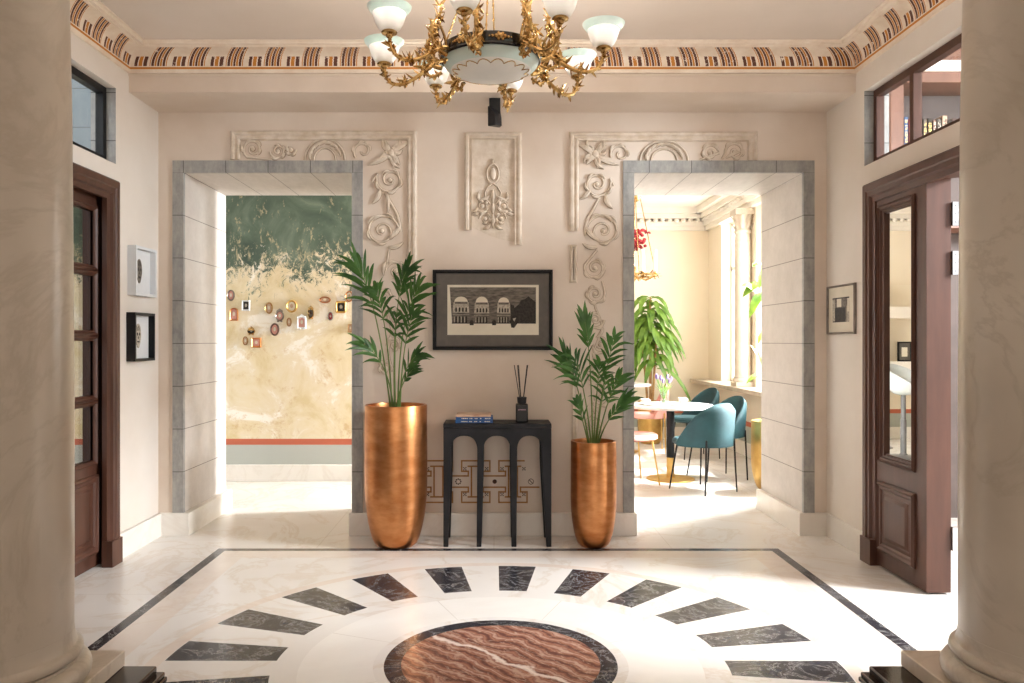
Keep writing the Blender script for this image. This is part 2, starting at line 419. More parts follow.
# ---- back wall with the two openings
LO = (-2.237, -1.0245); RO = (1.010, 2.2295); ZT = 2.614; SB = .079   # clear openings, top, stone band
b = MB()
for x0, x1 in ((-2.57, LO[0]-SB), (LO[1]+SB, RO[0]-SB), (RO[1]+SB, 2.57)): b.box(x0, x1, YW, YB, 0, CZ+.1)
for o in (LO, RO): b.box(o[0]-SB, o[1]+SB, YW, YB, ZT+.086, CZ+.1)
# faded stencil band painted low on the middle pier
def P4(x, y): return (X(420 + x/6.4, YW), Z(440 + y/6.4, YW))
def stroke(a, c, wd=.011, mi=1):
    (u0, v0), (u1, v1) = a, c
    if abs(u1-u0) > abs(v1-v0): b.box(min(u0,u1)-wd/2, max(u0,u1)+wd/2, v0-wd/2, v0+wd/2, 0, .0012, mi, MBack)
    else: b.box(u0-wd/2, u0+wd/2, min(v0,v1)-wd/2, max(v0,v1)+wd/2, 0, .0012, mi, MBack)
def poly(pts, c):
    q = [P4(c+x, 266+y) for x, y in pts]
    for a, d in zip(q, q[1:]): stroke(a, d)
for ci, c in enumerate((-120, 118, 357, 595)):
    for sg in (-1, 1):
        last = c == 595 and sg == -1
        poly([(-90,sg*66),(-90,sg*133),(70 if last else 90,sg*133)] + ([] if last else [(90,sg*66),(48,sg*66),(48,sg*36),(165,sg*36)]), c)
        poly([(-90,sg*66),(-48,sg*66),(-48,sg*36),(-72,sg*36)], c)
        poly([(-48,sg*98),(48,sg*98)], c)
        for q in (-70, 70):                       # little crosses
            u, v = P4(c+q, 266+sg*82)
            for i in range(-1, 2):
                for j in range(-1, 2):
                    if (i+j) % 2 == 0: b.box(u+i*.008-.004, u+i*.008+.004, v+j*.008-.004, v+j*.008+.004, 0, .0013, 2, MBack)
    for q in (-28, 28): poly([(q,-98),(q,98)], c)
u, v = P4(478, 266); b.prism([(u+.016*math.cos(k*PI/8), v+.016*math.sin(k*PI/8)) for k in range(16)], 0, .0013, MBack, 2)
u, v = P4(245, 266)
for k in range(8): a = k*PI/4; b.box(u+.018*math.cos(a)-.005, u+.018*math.cos(a)+.005, v+.018*math.sin(a)-.005, v+.018*math.sin(a)+.005, 0, .0013, 2, MBack)
u, v = P4(710, 266)
for k in range(14): a = k*PI/7; b.box(u+.019*math.cos(a)-.003, u+.019*math.cos(a)+.003, v+.019*math.sin(a)-.003, v+.019*math.sin(a)+.003, 0, .0013, 2, MBack)
for k in range(-3, 4): b.box(u+k*.004-.003, u+k*.004+.003, v-k*.004-.003, v-k*.004+.003, 0, .0013, 2, MBack)
struct(b.build('wall_back', ['plaster', 'orange_paint', 'brown_paint'], smooth=False, weld=False))

# ---- stone surrounds of the openings
for i, o in enumerate((LO, RO)):
    b = MB()
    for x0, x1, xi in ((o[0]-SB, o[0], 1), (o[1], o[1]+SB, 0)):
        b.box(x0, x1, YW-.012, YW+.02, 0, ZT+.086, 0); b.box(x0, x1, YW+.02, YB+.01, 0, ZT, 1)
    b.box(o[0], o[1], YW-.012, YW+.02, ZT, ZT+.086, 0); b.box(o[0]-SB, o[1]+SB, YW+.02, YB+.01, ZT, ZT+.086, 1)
    struct(b.build(f'trim_{i+1}', ['stone_grey', 'stone_lit'], smooth=False, weld=False))

# ---- skirting
SH = .163
b = MB(); b.box(LO[1]-.018, RO[0]+.018, YW-.03, YB+.03, 0, SH); struct(b.build('baseboard_middle', 'marble_base', bevel=.006))
b = MB(); b.box(-XW, LO[0]+.045, YW-.03, YB+.03, 0, SH); b.box(-XW, -XW+.022, 5.04, YW-.03, 0, SH); struct(b.build('baseboard_left', 'marble_base', smooth=False))
b = MB(); b.box(RO[1]-.035, XW, YW-.03, YB+.03, 0, SH); b.box(XW-.022, XW, 5.12, YW-.03, 0, SH); struct(b.build('baseboard_right', 'marble_base', smooth=False))

# ---- side walls (door and high window cut out)
WZ0, WZ1 = 2.533, 3.02
def sidewall(name, M, ud, ztop, uw):
    b = MB(); t = -.16
    b.box(uw, YW, 0, CZ+.1, t, 0, 0, M)
    b.box(ud, uw, 0, WZ0, t, 0, 0, M)
    b.box(3.2, ud, ztop, WZ0, t, 0, 0, M)
    b.box(3.2, uw, WZ1, CZ+.1, t, 0, 0, M)
    b.box(1.9, 3.2, 0, CZ+.1, t, 0, 0, M)
    b.box(-4.2, 1.9, 0, CZ+.1, t, 0, 0, M)
    return struct(b.build(name, 'plaster_side', smooth=False))
sidewall('wall_left', MLeft, 5.0, 2.37, 5.10)
sidewall('wall_right', MRight, 5.06, 2.37, 5.162)

# ---- beam in front of the back wall
YBM = 5.28
b = MB(); b.box(-XL-.02, XR+.02, YBM, YW, 3.05, CZ); b.box(-XL-.02, XR+.02, YBM-.008, YBM, 3.155, 3.17); struct(b.build('trim_3', 'plaster', smooth=False))

# ---- painted cove cornice round the hall
prof = [(0,3.172,-1.0),(.010,3.176,-.9),(.012,3.190,-.8),(.014,3.196,-.55),(.015,3.214,-.15),(.016,3.215,-.05)]
for k in range(9):
    a = k/8*PI/2; prof.append((.016+.125*(1-math.cos(a)), 3.218+.084*math.sin(a), max(.001, k/8)))
prof += [(.141,3.308,1.2),(.165,3.310,1.3),(.168,3.322,1.4),(.185,3.324,1.5),(.185,3.331,1.6)]
path = [(-XL,-4.2),(-XL,YBM),(XR,YBM),(XR,-4.2)]
def cpt(k, o):
    x, y = path[k]; return (x + (o if x < 0 else -o), y - (o if k in (1,2) else 0))
b = MB(); n = len(prof); U0 = [(-4.2-YBM, 0), (-XW, XW), (0, YBM+4.2)]
for sgi, (k0, k1) in enumerate(((0,1),(1,2),(2,3))):
    for i in range(n-1):
        q = [(*cpt(k0, prof[i][0]), prof[i][1]), (*cpt(k1, prof[i][0]), prof[i][1]), (*cpt(k1, prof[i+1][0]), prof[i+1][1]), (*cpt(k0, prof[i+1][0]), prof[i+1][1])]
        a, d = U0[sgi]; v0, v1 = prof[i][2], prof[i+1][2]
        b.add(q, [(0,1,2,3)], 0, [(a,v0),(d,v0),(d,v1),(a,v1)])
struct(b.build('trim_4', 'cove', smooth=True, angle=40))

# ---- doors
CAS = [(0,0),(0,.045),(.012,.058),(.05,.058),(.058,.05),(.085,.05),(.095,.035),(.125,.03),(.125,0)]
PANEL = [(0,0),(0,.012),(.012,.018),(.022,.012),(.03,.012),(.038,.003),(.05,.006),(.058,-.004),(.058,-.02)]
def casing(name, M, u1, v1, parent):
    b = MB(); b.frame(3.15, u1, 0, v1, CAS, M, sides='LTR')
    b.box(3.14, 3.28, 0, .16, 0, .066, 0, M); b.box(u1-.13, u1+.006, 0, .16, 0, .066, 0, M)
    return b.build(name, 'brown_wood', parent, smooth=True)
# right door: fixed leaf with a mirror panel, the near leaf folded away
def MDoor(u, v, w): return (XR + .008 - w, u - .03, v)
dr = thing('door_1', '', 'door', (XW, 4.4, 0)); struct(dr); del dr['label']; del dr['category']
casing('casing', MDoor, 5.12, 2.395, dr)
U0, U1 = 4.42, 5.06; mu = (4.58, 4.90); mv = (.70, 2.185)
b = MB(); w0, w1 = -.112, .022
for a in ((U0, mu[0], .012, 2.345), (mu[1], U1, .012, 2.345), (mu[0], mu[1], .012, mv[0]), (mu[0], mu[1], mv[1], 2.345)): b.box(a[0], a[1], a[2], a[3], w0, w1, 0, MDoor)
leaf = b.build('door_leaf', 'brown_wood', dr, smooth=False)
b = MB(); b.frame(mu[0]-.045, mu[1]+.06, mv[0]-.045, mv[1]+.05, [(0,.022),(0,.03),(.012,.04),(.02,.03),(.03,.032),(.04,.012),(.055,.012),(.055,0),(0,.0)], MDoor)
b.build('mirror_frame', 'brown_wood', dr)
b = MB(); b.box(mu[0]-.01, mu[1]+.01, mv[0]-.01, mv[1]+.01, -.01, .004, 0, MDoor); b.build('mirror_panel', 'mirror', dr, smooth=False)
b = MB(); b.frame(4.53, 4.965, .11, .535, [(0,.018),(0,.034),(.014,.044),(.026,.034),(.04,.034),(.05,.025),(.062,.028),(.075,.025),(.085,.030),(.1,.036),(.1,.018)], MDoor)
b.box(4.63, 4.865, .21, .435, .016, .036, 0, MDoor); b.build('door_panel', 'brown_wood', dr)
for zc in (2.10, 1.83, .31):
    b = MB(); b.box(4.405, 4.425, zc-.065, zc+.065, -.152, -.114, 0, MDoor)
    for k in range(3): b.cyl((XR+.166, 4.372, zc-.065+k*.045), (XR+.166, 4.372, zc-.025+k*.045), .009)
    for k in range(3): b.cyl((XR+.142, 4.380, zc-.045+k*.045), (XR+.142, 4.372, zc-.045+k*.045), .005)
    b.build('hinge', 'steel', dr)
b = MB(); b.box(3.28, 4.42, 2.30, 2.37, -.16, -.0, 0, MDoor); b.box(3.2, 3.28, 0, 2.37, -.16, 0, 0, MDoor); b.build('door_lining', 'brown_wood', dr, smooth=False)
# left door
dl = thing('door_2', '', 'door', (-XW, 4.4, 0)); struct(dl); del dl['label']; del dl['category']
casing('casing', MLeft, 5.045, 2.41, dl)
for (a, c) in ((4.165, 4.995), (3.29, 4.155)):
    b = MB(); p0, p1 = a+.13, c-.10; w0, w1 = -.085, -.04
    rows = [(1.865,2.20),(1.465,1.80),(1.065,1.40),(.665,1.0)]
    b.box(a, p0, .01, 2.345, w0, w1, 0, MLeft); b.box(p1, c, .01, 2.345, w0, w1, 0, MLeft)
    zs = [2.345] + [z for r in rows for z in (r[1], r[0])] + [.01]
    for k in range(0, len(zs), 2): b.box(p0, p1, zs[k+1], zs[k], w0, w1, 0, MLeft)
    lf = b.build('door_leaf', 'brown_wood', dl, smooth=False)
    for z0, z1 in rows:
        b = MB(); b.frame(p0-.03, p1+.03, z0-.03, z1+.03, [(0,-.04),(0,-.03),(.01,-.024),(.02,-.03),(.03,-.045),(.03,-.06),(0,-.06)], MLeft); fr = b.build('glazing_bead', 'brown_wood', lf)
        b = MB(); b.box(p0-.005, p1+.005, z0-.005, z1+.005, -.066, -.058, 0, MLeft); b.build('pane', 'door_glass', lf, smooth=False)
    b = MB(); b.frame(p0-.03, p1+.04, .09, .575, [(i, w-.04) for i, w in [(0,-.004),(0,.012),(.014,.02),(.026,.012),(.04,.012),(.05,.003),(.062,.006),(.075,.003),(.09,.010),(.1,.010),(.1,-.004)]], MLeft)
    b.box(p0+.06, p1-.05, .19, .475, -.06, -.033, 0, MLeft); b.build('door_panel', 'brown_wood', lf)
b = MB(); b.box(3.2, 5.0, 2.345, 2.37, -.16, -.0, 0, MLeft); b.box(3.2, 3.285, 0, 2.37, -.16, 0, 0, MLeft); b.box(4.995, 5.0, 0, 2.37, -.16, 0, 0, MLeft); b.build('door_lining', 'brown_wood', dl, smooth=False)

# ---- high windows of the side walls
def hiwin(n, M, u1, mull):
    w = thing(f'window_{n}', '', 'window', M(4.2, WZ0, 0)); struct(w); del w['label']; del w['category']
    b = MB()
    b.frame(3.2, u1, WZ0, WZ1, [(0,-.06),(0,-.11),(.045,-.11),(.045,-.06)], M)
    for m in mull: b.box(m-.022, m+.022, WZ0+.04, WZ1-.04, -.11, -.06, 0, M)
    b.build('window_frame', 'black_paint' if n == 1 else 'brown_wood', w, smooth=False)
    b = MB(); b.box(3.22, u1-.03, WZ0+.03, WZ1-.03, -.088, -.082, 0, M); b.build('pane', 'glass', w, smooth=False)
    b = MB(); b.box(u1-.004, u1, WZ0, WZ1, -.16, -.001, 0, M); b.build('reveal', 'stone_grey', w, smooth=False)
hiwin(1, MLeft, 5.10, [3.9]); hiwin(2, MRight, 5.162, [4.69, 3.9])

b = MB(); b.box(-2.6, 2.6, -4.4, -4.2, 0, CZ+.1); struct(b.build('wall_rear', 'plaster_side', smooth=False))
# ---- rooms seen behind the side walls
b = MB(); b.box(-4.75, -4.6, 2.4, 6.5, 0, 4.2); struct(b.build('wall_left_room', 'outside_stone', smooth=False))
b = MB(); b.box(-4.7, -2.57, 6.3, 6.45, 2.5, 4.2); struct(b.build('wall_left_passage', 'stone_blue', smooth=False))
b = MB(); b.box(6.2, 6.35, 1.0, 6.6, 0, 4.2); struct(b.build('wall_right_room', 'plaster_side', smooth=False))
b = MB(); b.box(2.57, 6.2, 6.35, 6.5, 0, 4.2); struct(b.build('wall_right_passage', 'plaster_side', smooth=False))
b = MB(); b.box(2.57, 6.35, 1.0, 6.6, 4.1, 4.2); struct(b.build('ceiling_right_room', 'ceiling', smooth=False))
b = MB(); b.box(-4.75, -2.57, 2.4, 6.5, 4.2, 4.3); struct(b.build('ceiling_left_room', 'ceiling', smooth=False))

# ---- corridor and dining room behind
b = MB(); b.box(-4.9, 3.3, YB-.2, YF+.2, 3.28, 3.4); struct(b.build('ceiling_dining', 'white_paint', smooth=False))
b = MB(); b.box(-4.9, -.5, YM, YM+.15, 0, 3.28); struct(b.build('wall_mural', 'mural', smooth=False))
b = MB(); b.box(-4.85, -.48, YM-.02, YM+.17, 0, .165); struct(b.build('baseboard_mural', 'marble_base', bevel=.005))
b = MB(); b.box(-4.9, -4.75, 6.4, YF+.2, 0, 3.3); struct(b.build('wall_corridor', 'plaster_side', smooth=False))
b = MB(); b.box(-4.9, 3.3, YF, YF+.15, 0, 3.3); struct(b.build('wall_far', 'dado', smooth=False))
b = MB(); b.box(-3.05, XD, YF-.02, YF, 0, .165); struct(b.build('baseboard_far', 'marble_base', smooth=False))
SZ = .86
W1 = (9.75, 10.78); W2 = (7.15, 9.35); WT = 3.0
b = MB()
b.box(XD, XD+.22, YB-.2, YF+.2, 0, SZ-.05); b.box(XD, XD+.22, YB-.2, YF+.2, WT, 3.3)
for a, c in ((YB-.2, W2[0]), (W2[1], W1[0]), (W1[1], YF+.2)): b.box(XD, XD+.22, a, c, SZ-.05, WT)
struct(b.build('wall_window', 'dado', smooth=False))
b = MB(); b.box(XD-.02, XD, YB, YF-.02, 0, .165); struct(b.build('baseboard_window', 'marble_base', smooth=False))
for n, (a, c) in ((3, W1), (4, W2)):
    w = thing(f'window_{n}', '', 'window', (XD+.15, a, SZ)); struct(w); del w['label']; del w['category']
    MD = lambda u, v, ww: (XD+.16-ww, u, v)
    b = MB(); b.frame(a, c, SZ, WT, [(0,-.03),(0,.03),(.05,.03),(.05,-.03)], MD); mid = (a+c)/2
    b.box(mid-.025, mid+.025, SZ, WT, -.03, .03, 0, MD); b.box(a, c, 2.35, 2.40, -.03, .03, 0, MD)
    b.build('window_frame', 'white_paint', w, smooth=False)
    b = MB(); b.box(a+.04, c-.04, SZ+.04, WT-.04, -.003, .003, 0, MD); b.build('pane', 'glass', w, smooth=False)
b = MB(); b.box(2.81, XD+.2, 7.6, YF-.001, SZ-.05, SZ); struct(b.build('trim_5', 'sill', bevel=.006))
b = MB()   # dining room cornice: coved, with a row of leaf blocks
for (k, o, z0, z1) in ((0,.06,2.98,3.04),(1,.10,3.04,3.10),(2,.16,3.14,3.20),(3,.24,3.20,3.285)):
    b.box(-3.05, XD, YF-o, YF, z0, z1); b.box(XD-o, XD, YB, YF, z0, z1)
for k in range(60): x = -3.0+k*.1; b.ell((x, YF-.10, 3.12), (.035,.035,.03), 8, 6)
for k in range(48): y = YB+.05+k*.1; b.ell((XD-.10, y, 3.12), (.035,.035,.03), 8, 6)
struct(b.build('trim_6', 'white_paint', smooth=True))

# ---- white niche shelving on the far wall (seen in the door mirror)
sh = thing('wall_shelving', 'white built-in shelving with open niches on the dining room far wall', 'shelving', (-.95, YF-.15, 0))
b = MB(); b.box(-1.7, -.72, YF-.05, YF-.021, .62, 2.2); b.build('back_panel', 'cream', sh, smooth=False)
for x0, x1 in ((-.72, -.62), (-1.8, -1.7)): b = MB(); b.box(x0, x1, YF-.3, YF-.021, 0, 2.2); b.build('upright', 'white_paint', sh, smooth=False)
for zc in (.95, 1.72): b = MB(); b.box(-1.7, -.72, YF-.3, YF-.021, zc, zc+.16); b.build('shelf', 'white_paint', sh, smooth=False)
p = thing('picture_frame', 'small dark framed picture standing on the niche shelf', 'picture', (-.98, YF-.2, 1.11))
MN = lambda u, v, w: (u, YF-.2-w, v)
b = MB(); b.frame(-1.08, -.88, 1.112, 1.39, [(0,0),(0,.02),(.02,.02),(.02,0)], MN); b.build('frame', 'black_paint', p)
b = MB(); b.box(-1.065, -.895, 1.128, 1.375, -.004, .006, 0, MN); b.build('mat', 'mat_board', p, smooth=False)
b = MB(); b.box(-1.02, -.94, 1.18, 1.31, .006, .008, 0, MN); b.build('print', 'paper', p, smooth=False)

# ================================================================== COLUMNS
def column(name, label, cx, so):
    cy = 2.79; t = thing(name, label, 'column', (cx, cy, 0))
    b = MB()
    for o, z0, z1 in ((.495, 0, .05), (.512, .05, .07), (.505, .07, .09), (.480, .09, .12)): b.box(cx-o, cx+o, cy-o*.72, cy+o*.725, z0, z1)
    b.build('black_step', 'black_marble', t, bevel=.006, seg=3)
    b = MB(); b.box(cx-.352, cx+.352, cy-.352, cy+.352, .12, .18); b.build('plinth', 'marble_plinth', t, bevel=.004)
    b = MB(); pr = []
    for k in range(9): a = -PI/2 + PI*k/8; pr.append((.312+.034*math.cos(a), .18+.038+.038*math.sin(a)))
    pr += [(.308,.258),(.308,.268)]
    for k in range(7): a = -PI/2 + PI*k/6; pr.append((.298+.020*math.cos(a), .268+.021+.021*math.sin(a)))
    pr += [(.296,.312),(.290,.335),(.288,.36)]
    b.lathe(pr, (cx+so, cy, 0), 72); b.build('base_moulding', 'marble_column', t, angle=50)
    b = MB(); b.lathe([(.287,.36),(.287,1.2),(.28,2.2),(.262,3.18)], (cx+so, cy, 0), 72); b.build('shaft', 'marble_column', t)
    b = MB(); b.lathe([(.262,3.18),(.285,3.2),(.285,3.22),(.27,3.225),(.30,3.26),(.32,3.27)], (cx+so, cy, 0), 72); b.box(cx-.33, cx+.33, cy-.33, cy+.33, 3.27, CZ); b.build('capital', 'marble_column', t)
column('marble_column', 'large cream marble column at the left edge, nearest the panelled glass door', -1.808, .014)
column('marble_column', 'large cream marble column at the right edge, in front of the door with hinges', 1.957, 0)

# ================================================================== PLASTER RELIEFS on the back wall
def wx(px): return X(px, YW)
def wz(py): return Z(py, YW)
def pw(px, py, w=.004): return MBack(wx(px), wz(py), w)
S = 1/138.6
def spiral(b, px, py, rpx, turns=1.6, a0=0, d=1, r=.0085, tail=None, knob=True):
    pts = []; n = int(22*turns)
    if tail: pts += [pw(*q) for q in tail]
    rad = [r*.75]*len(pts)
    for k in range(n+1):
        t = k/n; rr = rpx*(1-.82*t); a = a0 + d*t*turns*2*PI
        pts.append(pw(px + rr*math.cos(a), py + rr*math.sin(a))); rad.append(r*(1-.35*t))
    b.tube(pts, rad, 6, up=(0,-1,0))
    for k in range(2, max(3, int(n*.55)), 4):
        q = k/n; a = a0 + d*q*turns*2*PI; rr = rpx*(1-.82*q)
        sleaf(b, px + rr*math.cos(a), py + rr*math.sin(a), a + d*1.0, rpx*.52*(1-.5*q)+2.5, .0105, .9*d)
    if knob: c = pw(px, py); b.ell(c, (.016,.011,.016), 10, 6)
def sleaf(b, px, py, ang, ln, wd=.018, curl=.35):
    pts = []; rad = []
    for k in range(8):
        t = k/7; a = ang + curl*t
        pts.append(pw(px + ln*t*math.cos(a), py + ln*t*math.sin(a), .004+.010*math.sin(PI*t)))
        rad.append(max(.002, wd*math.sin(PI*min(1, t*.92+.1))**.8))
    b.tube(pts, rad, 6, flat=.42, up=(0,-1,0))
    b.tube([(p[0], p[1]-.006, p[2]) for p in pts], .003, 5)
def flourish(b, px, py, s=1.0, rnd=None):
    for k in range(9):
        a = k*2*PI/9 + .2; sleaf(b, px+4*s*math.cos(a), py+4*s*math.sin(a), a, (9+3*(k % 3))*s, .015*s, .7 if k % 2 else -.7)
    b.ell(pw(px, py), (.030*s,.022,.030*s), 12, 8)
    for k in range(6): a = k*PI/3; b.ell(pw(px+5*s*math.cos(a), py+5*s*math.sin(a)), (.016*s,.016,.016*s), 8, 6)
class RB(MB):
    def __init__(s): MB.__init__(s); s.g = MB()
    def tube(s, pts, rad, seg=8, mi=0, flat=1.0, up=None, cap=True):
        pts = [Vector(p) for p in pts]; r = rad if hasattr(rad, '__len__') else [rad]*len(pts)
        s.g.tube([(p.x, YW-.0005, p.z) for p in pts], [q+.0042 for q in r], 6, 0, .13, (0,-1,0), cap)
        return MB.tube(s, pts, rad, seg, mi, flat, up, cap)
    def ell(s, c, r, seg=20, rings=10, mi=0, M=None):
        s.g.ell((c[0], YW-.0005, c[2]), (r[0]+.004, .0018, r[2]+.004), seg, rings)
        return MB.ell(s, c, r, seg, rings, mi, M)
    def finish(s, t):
        s.g.build('scroll_outline', 'scroll_edge', t); return s.build('scrollwork', 'stucco', t)
RP = [(0,-.001),(0,.012),(.012,.026),(.026,.026),(.034,.014),(.044,.014),(.052,.022),(.062,.018),(.07,.004),(.07,-.001)]
# L-shaped panel over the left opening
t = thing('plaster_relief', 'carved plaster scroll panel wrapping the corner of the left opening', 'plaster relief', MBack(wx(390), wz(300), 0))
b = MB(); x0, x1, z1 = wx(231), wx(417), wz(131)
def lmould(b, pts, prof, closed=False):
    """moulding along an open axis-aligned path; inset to the right of travel"""
    n = len(pts); rings = []
    for k, p in enumerate(pts):
        d0 = Vector(pts[k]) - Vector(pts[k-1]) if k > 0 else None
        d1 = Vector(pts[k+1]) - Vector(pts[k]) if k < n-1 else None
        def nr(d): d = d.normalized(); return Vector((d.y, -d.x))
        m = nr(d0) + nr(d1) if d0 and d1 else nr(d0 or d1)
        rings.append([MBack(p[0]+m.x*i, p[1]+m.y*i, w) for i, w in prof])
    vs = [q for r in rings for q in r]; m = len(prof); fs = []
    for k in range(n-1):
        for j in range(m): j2 = (j+1) % m; fs.append((k*m+j, k*m+j2, (k+1)*m+j2, (k+1)*m+j))
    fs += [list(range(m)), [(n-1)*m+j for j in range(m)]]
    b.add(vs, fs)
lmould(b, [(x0, wz(160)), (x0, z1), (x1, z1), (x1, wz(336))], RP)
b.build('moulding', 'stucco', t)
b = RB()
spiral(b, 253, 149, 10, 1.5, 2.2, 1, tail=[(272,160)]); spiral(b, 278, 151, 8, 1.4, 3, -1); spiral(b, 291, 150, 5, 1, 0, 1)
for k in range(7): a = PI + k*PI/8; sleaf(b, 325+14*math.cos(a), 160+16*math.sin(a), a+1.0, 10, .012, .7)
b.tube([pw(325+20*math.cos(PI+k*PI/14), 160+21*math.sin(PI+k*PI/14)) for k in range(15)], .008, 6, up=(0,-1,0))
b.tube([pw(325+11*math.cos(PI+k*PI/14), 161+13*math.sin(PI+k*PI/14)) for k in range(15)], .006, 6, up=(0,-1,0))
spiral(b, 363, 151, 10, 1.1, 2.4, 1, knob=False); flourish(b, 391, 153, .95)
for (a, ln) in ((-.75, 22), (-2.2, 16), (2.5, 26), (.7, 14)): sleaf(b, 391, 154, a, ln, .020, .2)
spiral(b, 390, 180, 14, 1.6, 3.6, -1, tail=[(372,182)]); sleaf(b, 380, 190, 1.6, 16, .02, .5); sleaf(b, 386, 192, 1.2, 22, .016, .3)
b.tube([pw(385,193), pw(391,203), pw(397,214), pw(400,224), pw(401,232)], [.008,.010,.012,.010,.006], 6, flat=.6, up=(0,-1,0))
spiral(b, 382, 231, 17, 1.7, -.2, -1); sleaf(b, 400, 226, 1.9, 18, .018, .5); sleaf(b, 388, 247, .3, 16, .016, -.6); sleaf(b, 372, 222, -1.2, 14, .014, .8)
spiral(b, 396, 271, 10, 1.4, 3.2, 1, tail=[(389,250)]); sleaf(b, 386, 262, 2.2, 14, .014, -.5); spiral(b, 383, 298, 9, 1.4, 0, -1); spiral(b, 396, 318, 8, 1.4, 3, 1)
b.tube([pw(386,310), pw(392,330), pw(388,350), pw(392,372)], [.008,.007,.006,.003], 6, up=(0,-1,0)); spiral(b, 394, 345, 7, 1.3, 3, 1); spiral(b, 385, 368, 7, 1.3, 0, -1)
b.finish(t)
# right one, broken moulding on its left side
t = thing('plaster_relief', 'carved plaster scroll panel wrapping the corner of the right opening', 'plaster relief', MBack(wx(600), wz(440), 0))
b = MB(); x0, x1, z1 = wx(569), wx(757), wz(132)
lmould(b, [(x0, wz(231)), (x0, z1), (x1, z1), (x1, wz(160.5))], RP)
b.build('moulding', 'stucco', t); b = MB()
b.frame(wx(569.5), wx(577), wz(283), wz(245), [(0,-.001),(0,.010),(.012,.024),(.024,.014),(.027,.014),(.027,-.001)], MBack)
b.box(wx(571), wx(575), wz(283), wz(245), 0, .014, 0, MBack)
b.build('moulding', 'stucco', t); b = MB()
b.frame(wx(571.5), wx(577.5), wz(442), wz(366), [(0,-.001),(0,.008),(.010,.017),(.02,.012),(.0215,.012),(.0215,-.001)], MBack)
b.build('moulding', 'stucco', t)
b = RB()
flourish(b, 595, 154, .95)
for (a, ln) in ((-2.4, 20), (-.9, 16), (.6, 26), (2.5, 13)): sleaf(b, 595, 155, a, ln, .020, -.2)
spiral(b, 620, 154, 10, 1.2, 2.8, 1, knob=False)
for k in range(8): a = PI + k*PI/9; sleaf(b, 664+17*math.cos(a), 161+15*math.sin(a), a+1.0, 10, .012, .7)
b.tube([pw(664+24*math.cos(PI+k*PI/14), 161+20*math.sin(PI+k*PI/14)) for k in range(15)], .008, 6, up=(0,-1,0))
b.tube([pw(664+13*math.cos(PI+k*PI/14), 161+12*math.sin(PI+k*PI/14)) for k in range(15)], .006, 6, up=(0,-1,0))
spiral(b, 710, 153, 9, 1.5, 0, -1, tail=[(700,160)]); spiral(b, 735, 152, 10, 1.4, 3, 1, tail=[(722,159)]); sleaf(b, 726, 158, -.6, 16, .012, .2)
spiral(b, 597, 184, 14, 1.6, -.4, 1, tail=[(614,186)]); sleaf(b, 605, 196, 1.5, 15, .02, -.5); sleaf(b, 590, 190, 2.0, 14, .016, .4)
b.tube([pw(599,198), pw(594,208), pw(588,218), pw(585,228), pw(585,236)], [.008,.010,.012,.010,.006], 6, flat=.6, up=(0,-1,0))
spiral(b, 603, 231, 17, 1.8, 3.3, 1); sleaf(b, 586, 228, 1.2, 18, .018, -.5); sleaf(b, 597, 247, 2.8, 15, .016, .6); sleaf(b, 612, 222, -1.9, 14, .014, -.8)
spiral(b, 595, 268, 11, 1.5, 3.4, -1, tail=[(597,250)]); sleaf(b, 604, 264, 1.5, 18, .014, .5); spiral(b, 595, 294, 10, 1.5, -.3, 1, tail=[(602,281)])
for (y, sx) in ((320,1),(345,-1),(372,1),(398,-1),(422,1)): spiral(b, 598-sx*3, y, 9, 1.5, 0 if sx > 0 else PI, sx); sleaf(b, 598+sx*5, y+8, 1.4 if sx < 0 else 1.8, 12, .012, .4*sx)
b.tube([pw(598+4*math.sin(y*.12), y) for y in range(300, 440, 8)], .006, 6, up=(0,-1,0))
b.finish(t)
# small broken panel between the openings
t = thing('plaster_relief', 'small broken plaster panel with a cartouche above the framed print', 'plaster relief', MBack(wx(493), wz(245), 0))
b = MB(); lmould(b, [(wx(464.5), wz(230)), (wx(464.5), wz(132.5)), (wx(522), wz(132.5)), (wx(522), wz(245))], RP[:7]+[(.05,-.001)])
b.build('moulding', 'stucco', t)
b = MB(); b.prism([(wx(471), wz(138)), (wx(516), wz(138)), (wx(516), wz(243)), (wx(510), wz(241)), (wx(500), wz(239)), (wx(490), wz(236)), (wx(480), wz(231)), (wx(471), wz(227))], -.001, .0006, MBack); b.build('panel', 'stucco', t, smooth=False)
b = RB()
b.tube([pw(493+6*math.cos(k*PI/12), 174+9.5*math.sin(k*PI/12), .008) for k in range(25)], .007, 6, up=(0,-1,0)); b.ell(pw(493,174,.006), (.022,.016,.045), 12, 8)
sleaf(b, 493, 164, -1.57, 5, .012, 0)
for sx in (-1, 1):
    b.tube([pw(493+sx*a, c, .008) for a, c in ((1,184),(5,187),(8,193),(7,199),(3,204))], .006, 6, up=(0,-1,0))
    spiral(b, 493+sx*11, 206, 6, 1.5, PI/2 - sx*1.2, sx, .007); spiral(b, 493+sx*8, 219, 5.5, 1.4, 0 if sx > 0 else PI, -sx, .006)
    for (dx, y, a, ln) in ((4,196,.9,11),(13,201,-.9,9),(14,212,.9,8),(6,211,.5,11),(3,225,1.1,8),(15,208,1.2,7)): sleaf(b, 493+sx*dx, y, a if sx > 0 else PI-a, ln, .013, -.6*sx)
for (y, ln) in ((190,14),(203,12),(214,14)): sleaf(b, 493, y, 1.57, ln, .016, 0)
b.ell(pw(493,221,.012), (.018,.018,.022), 10, 8)
b.finish(t)

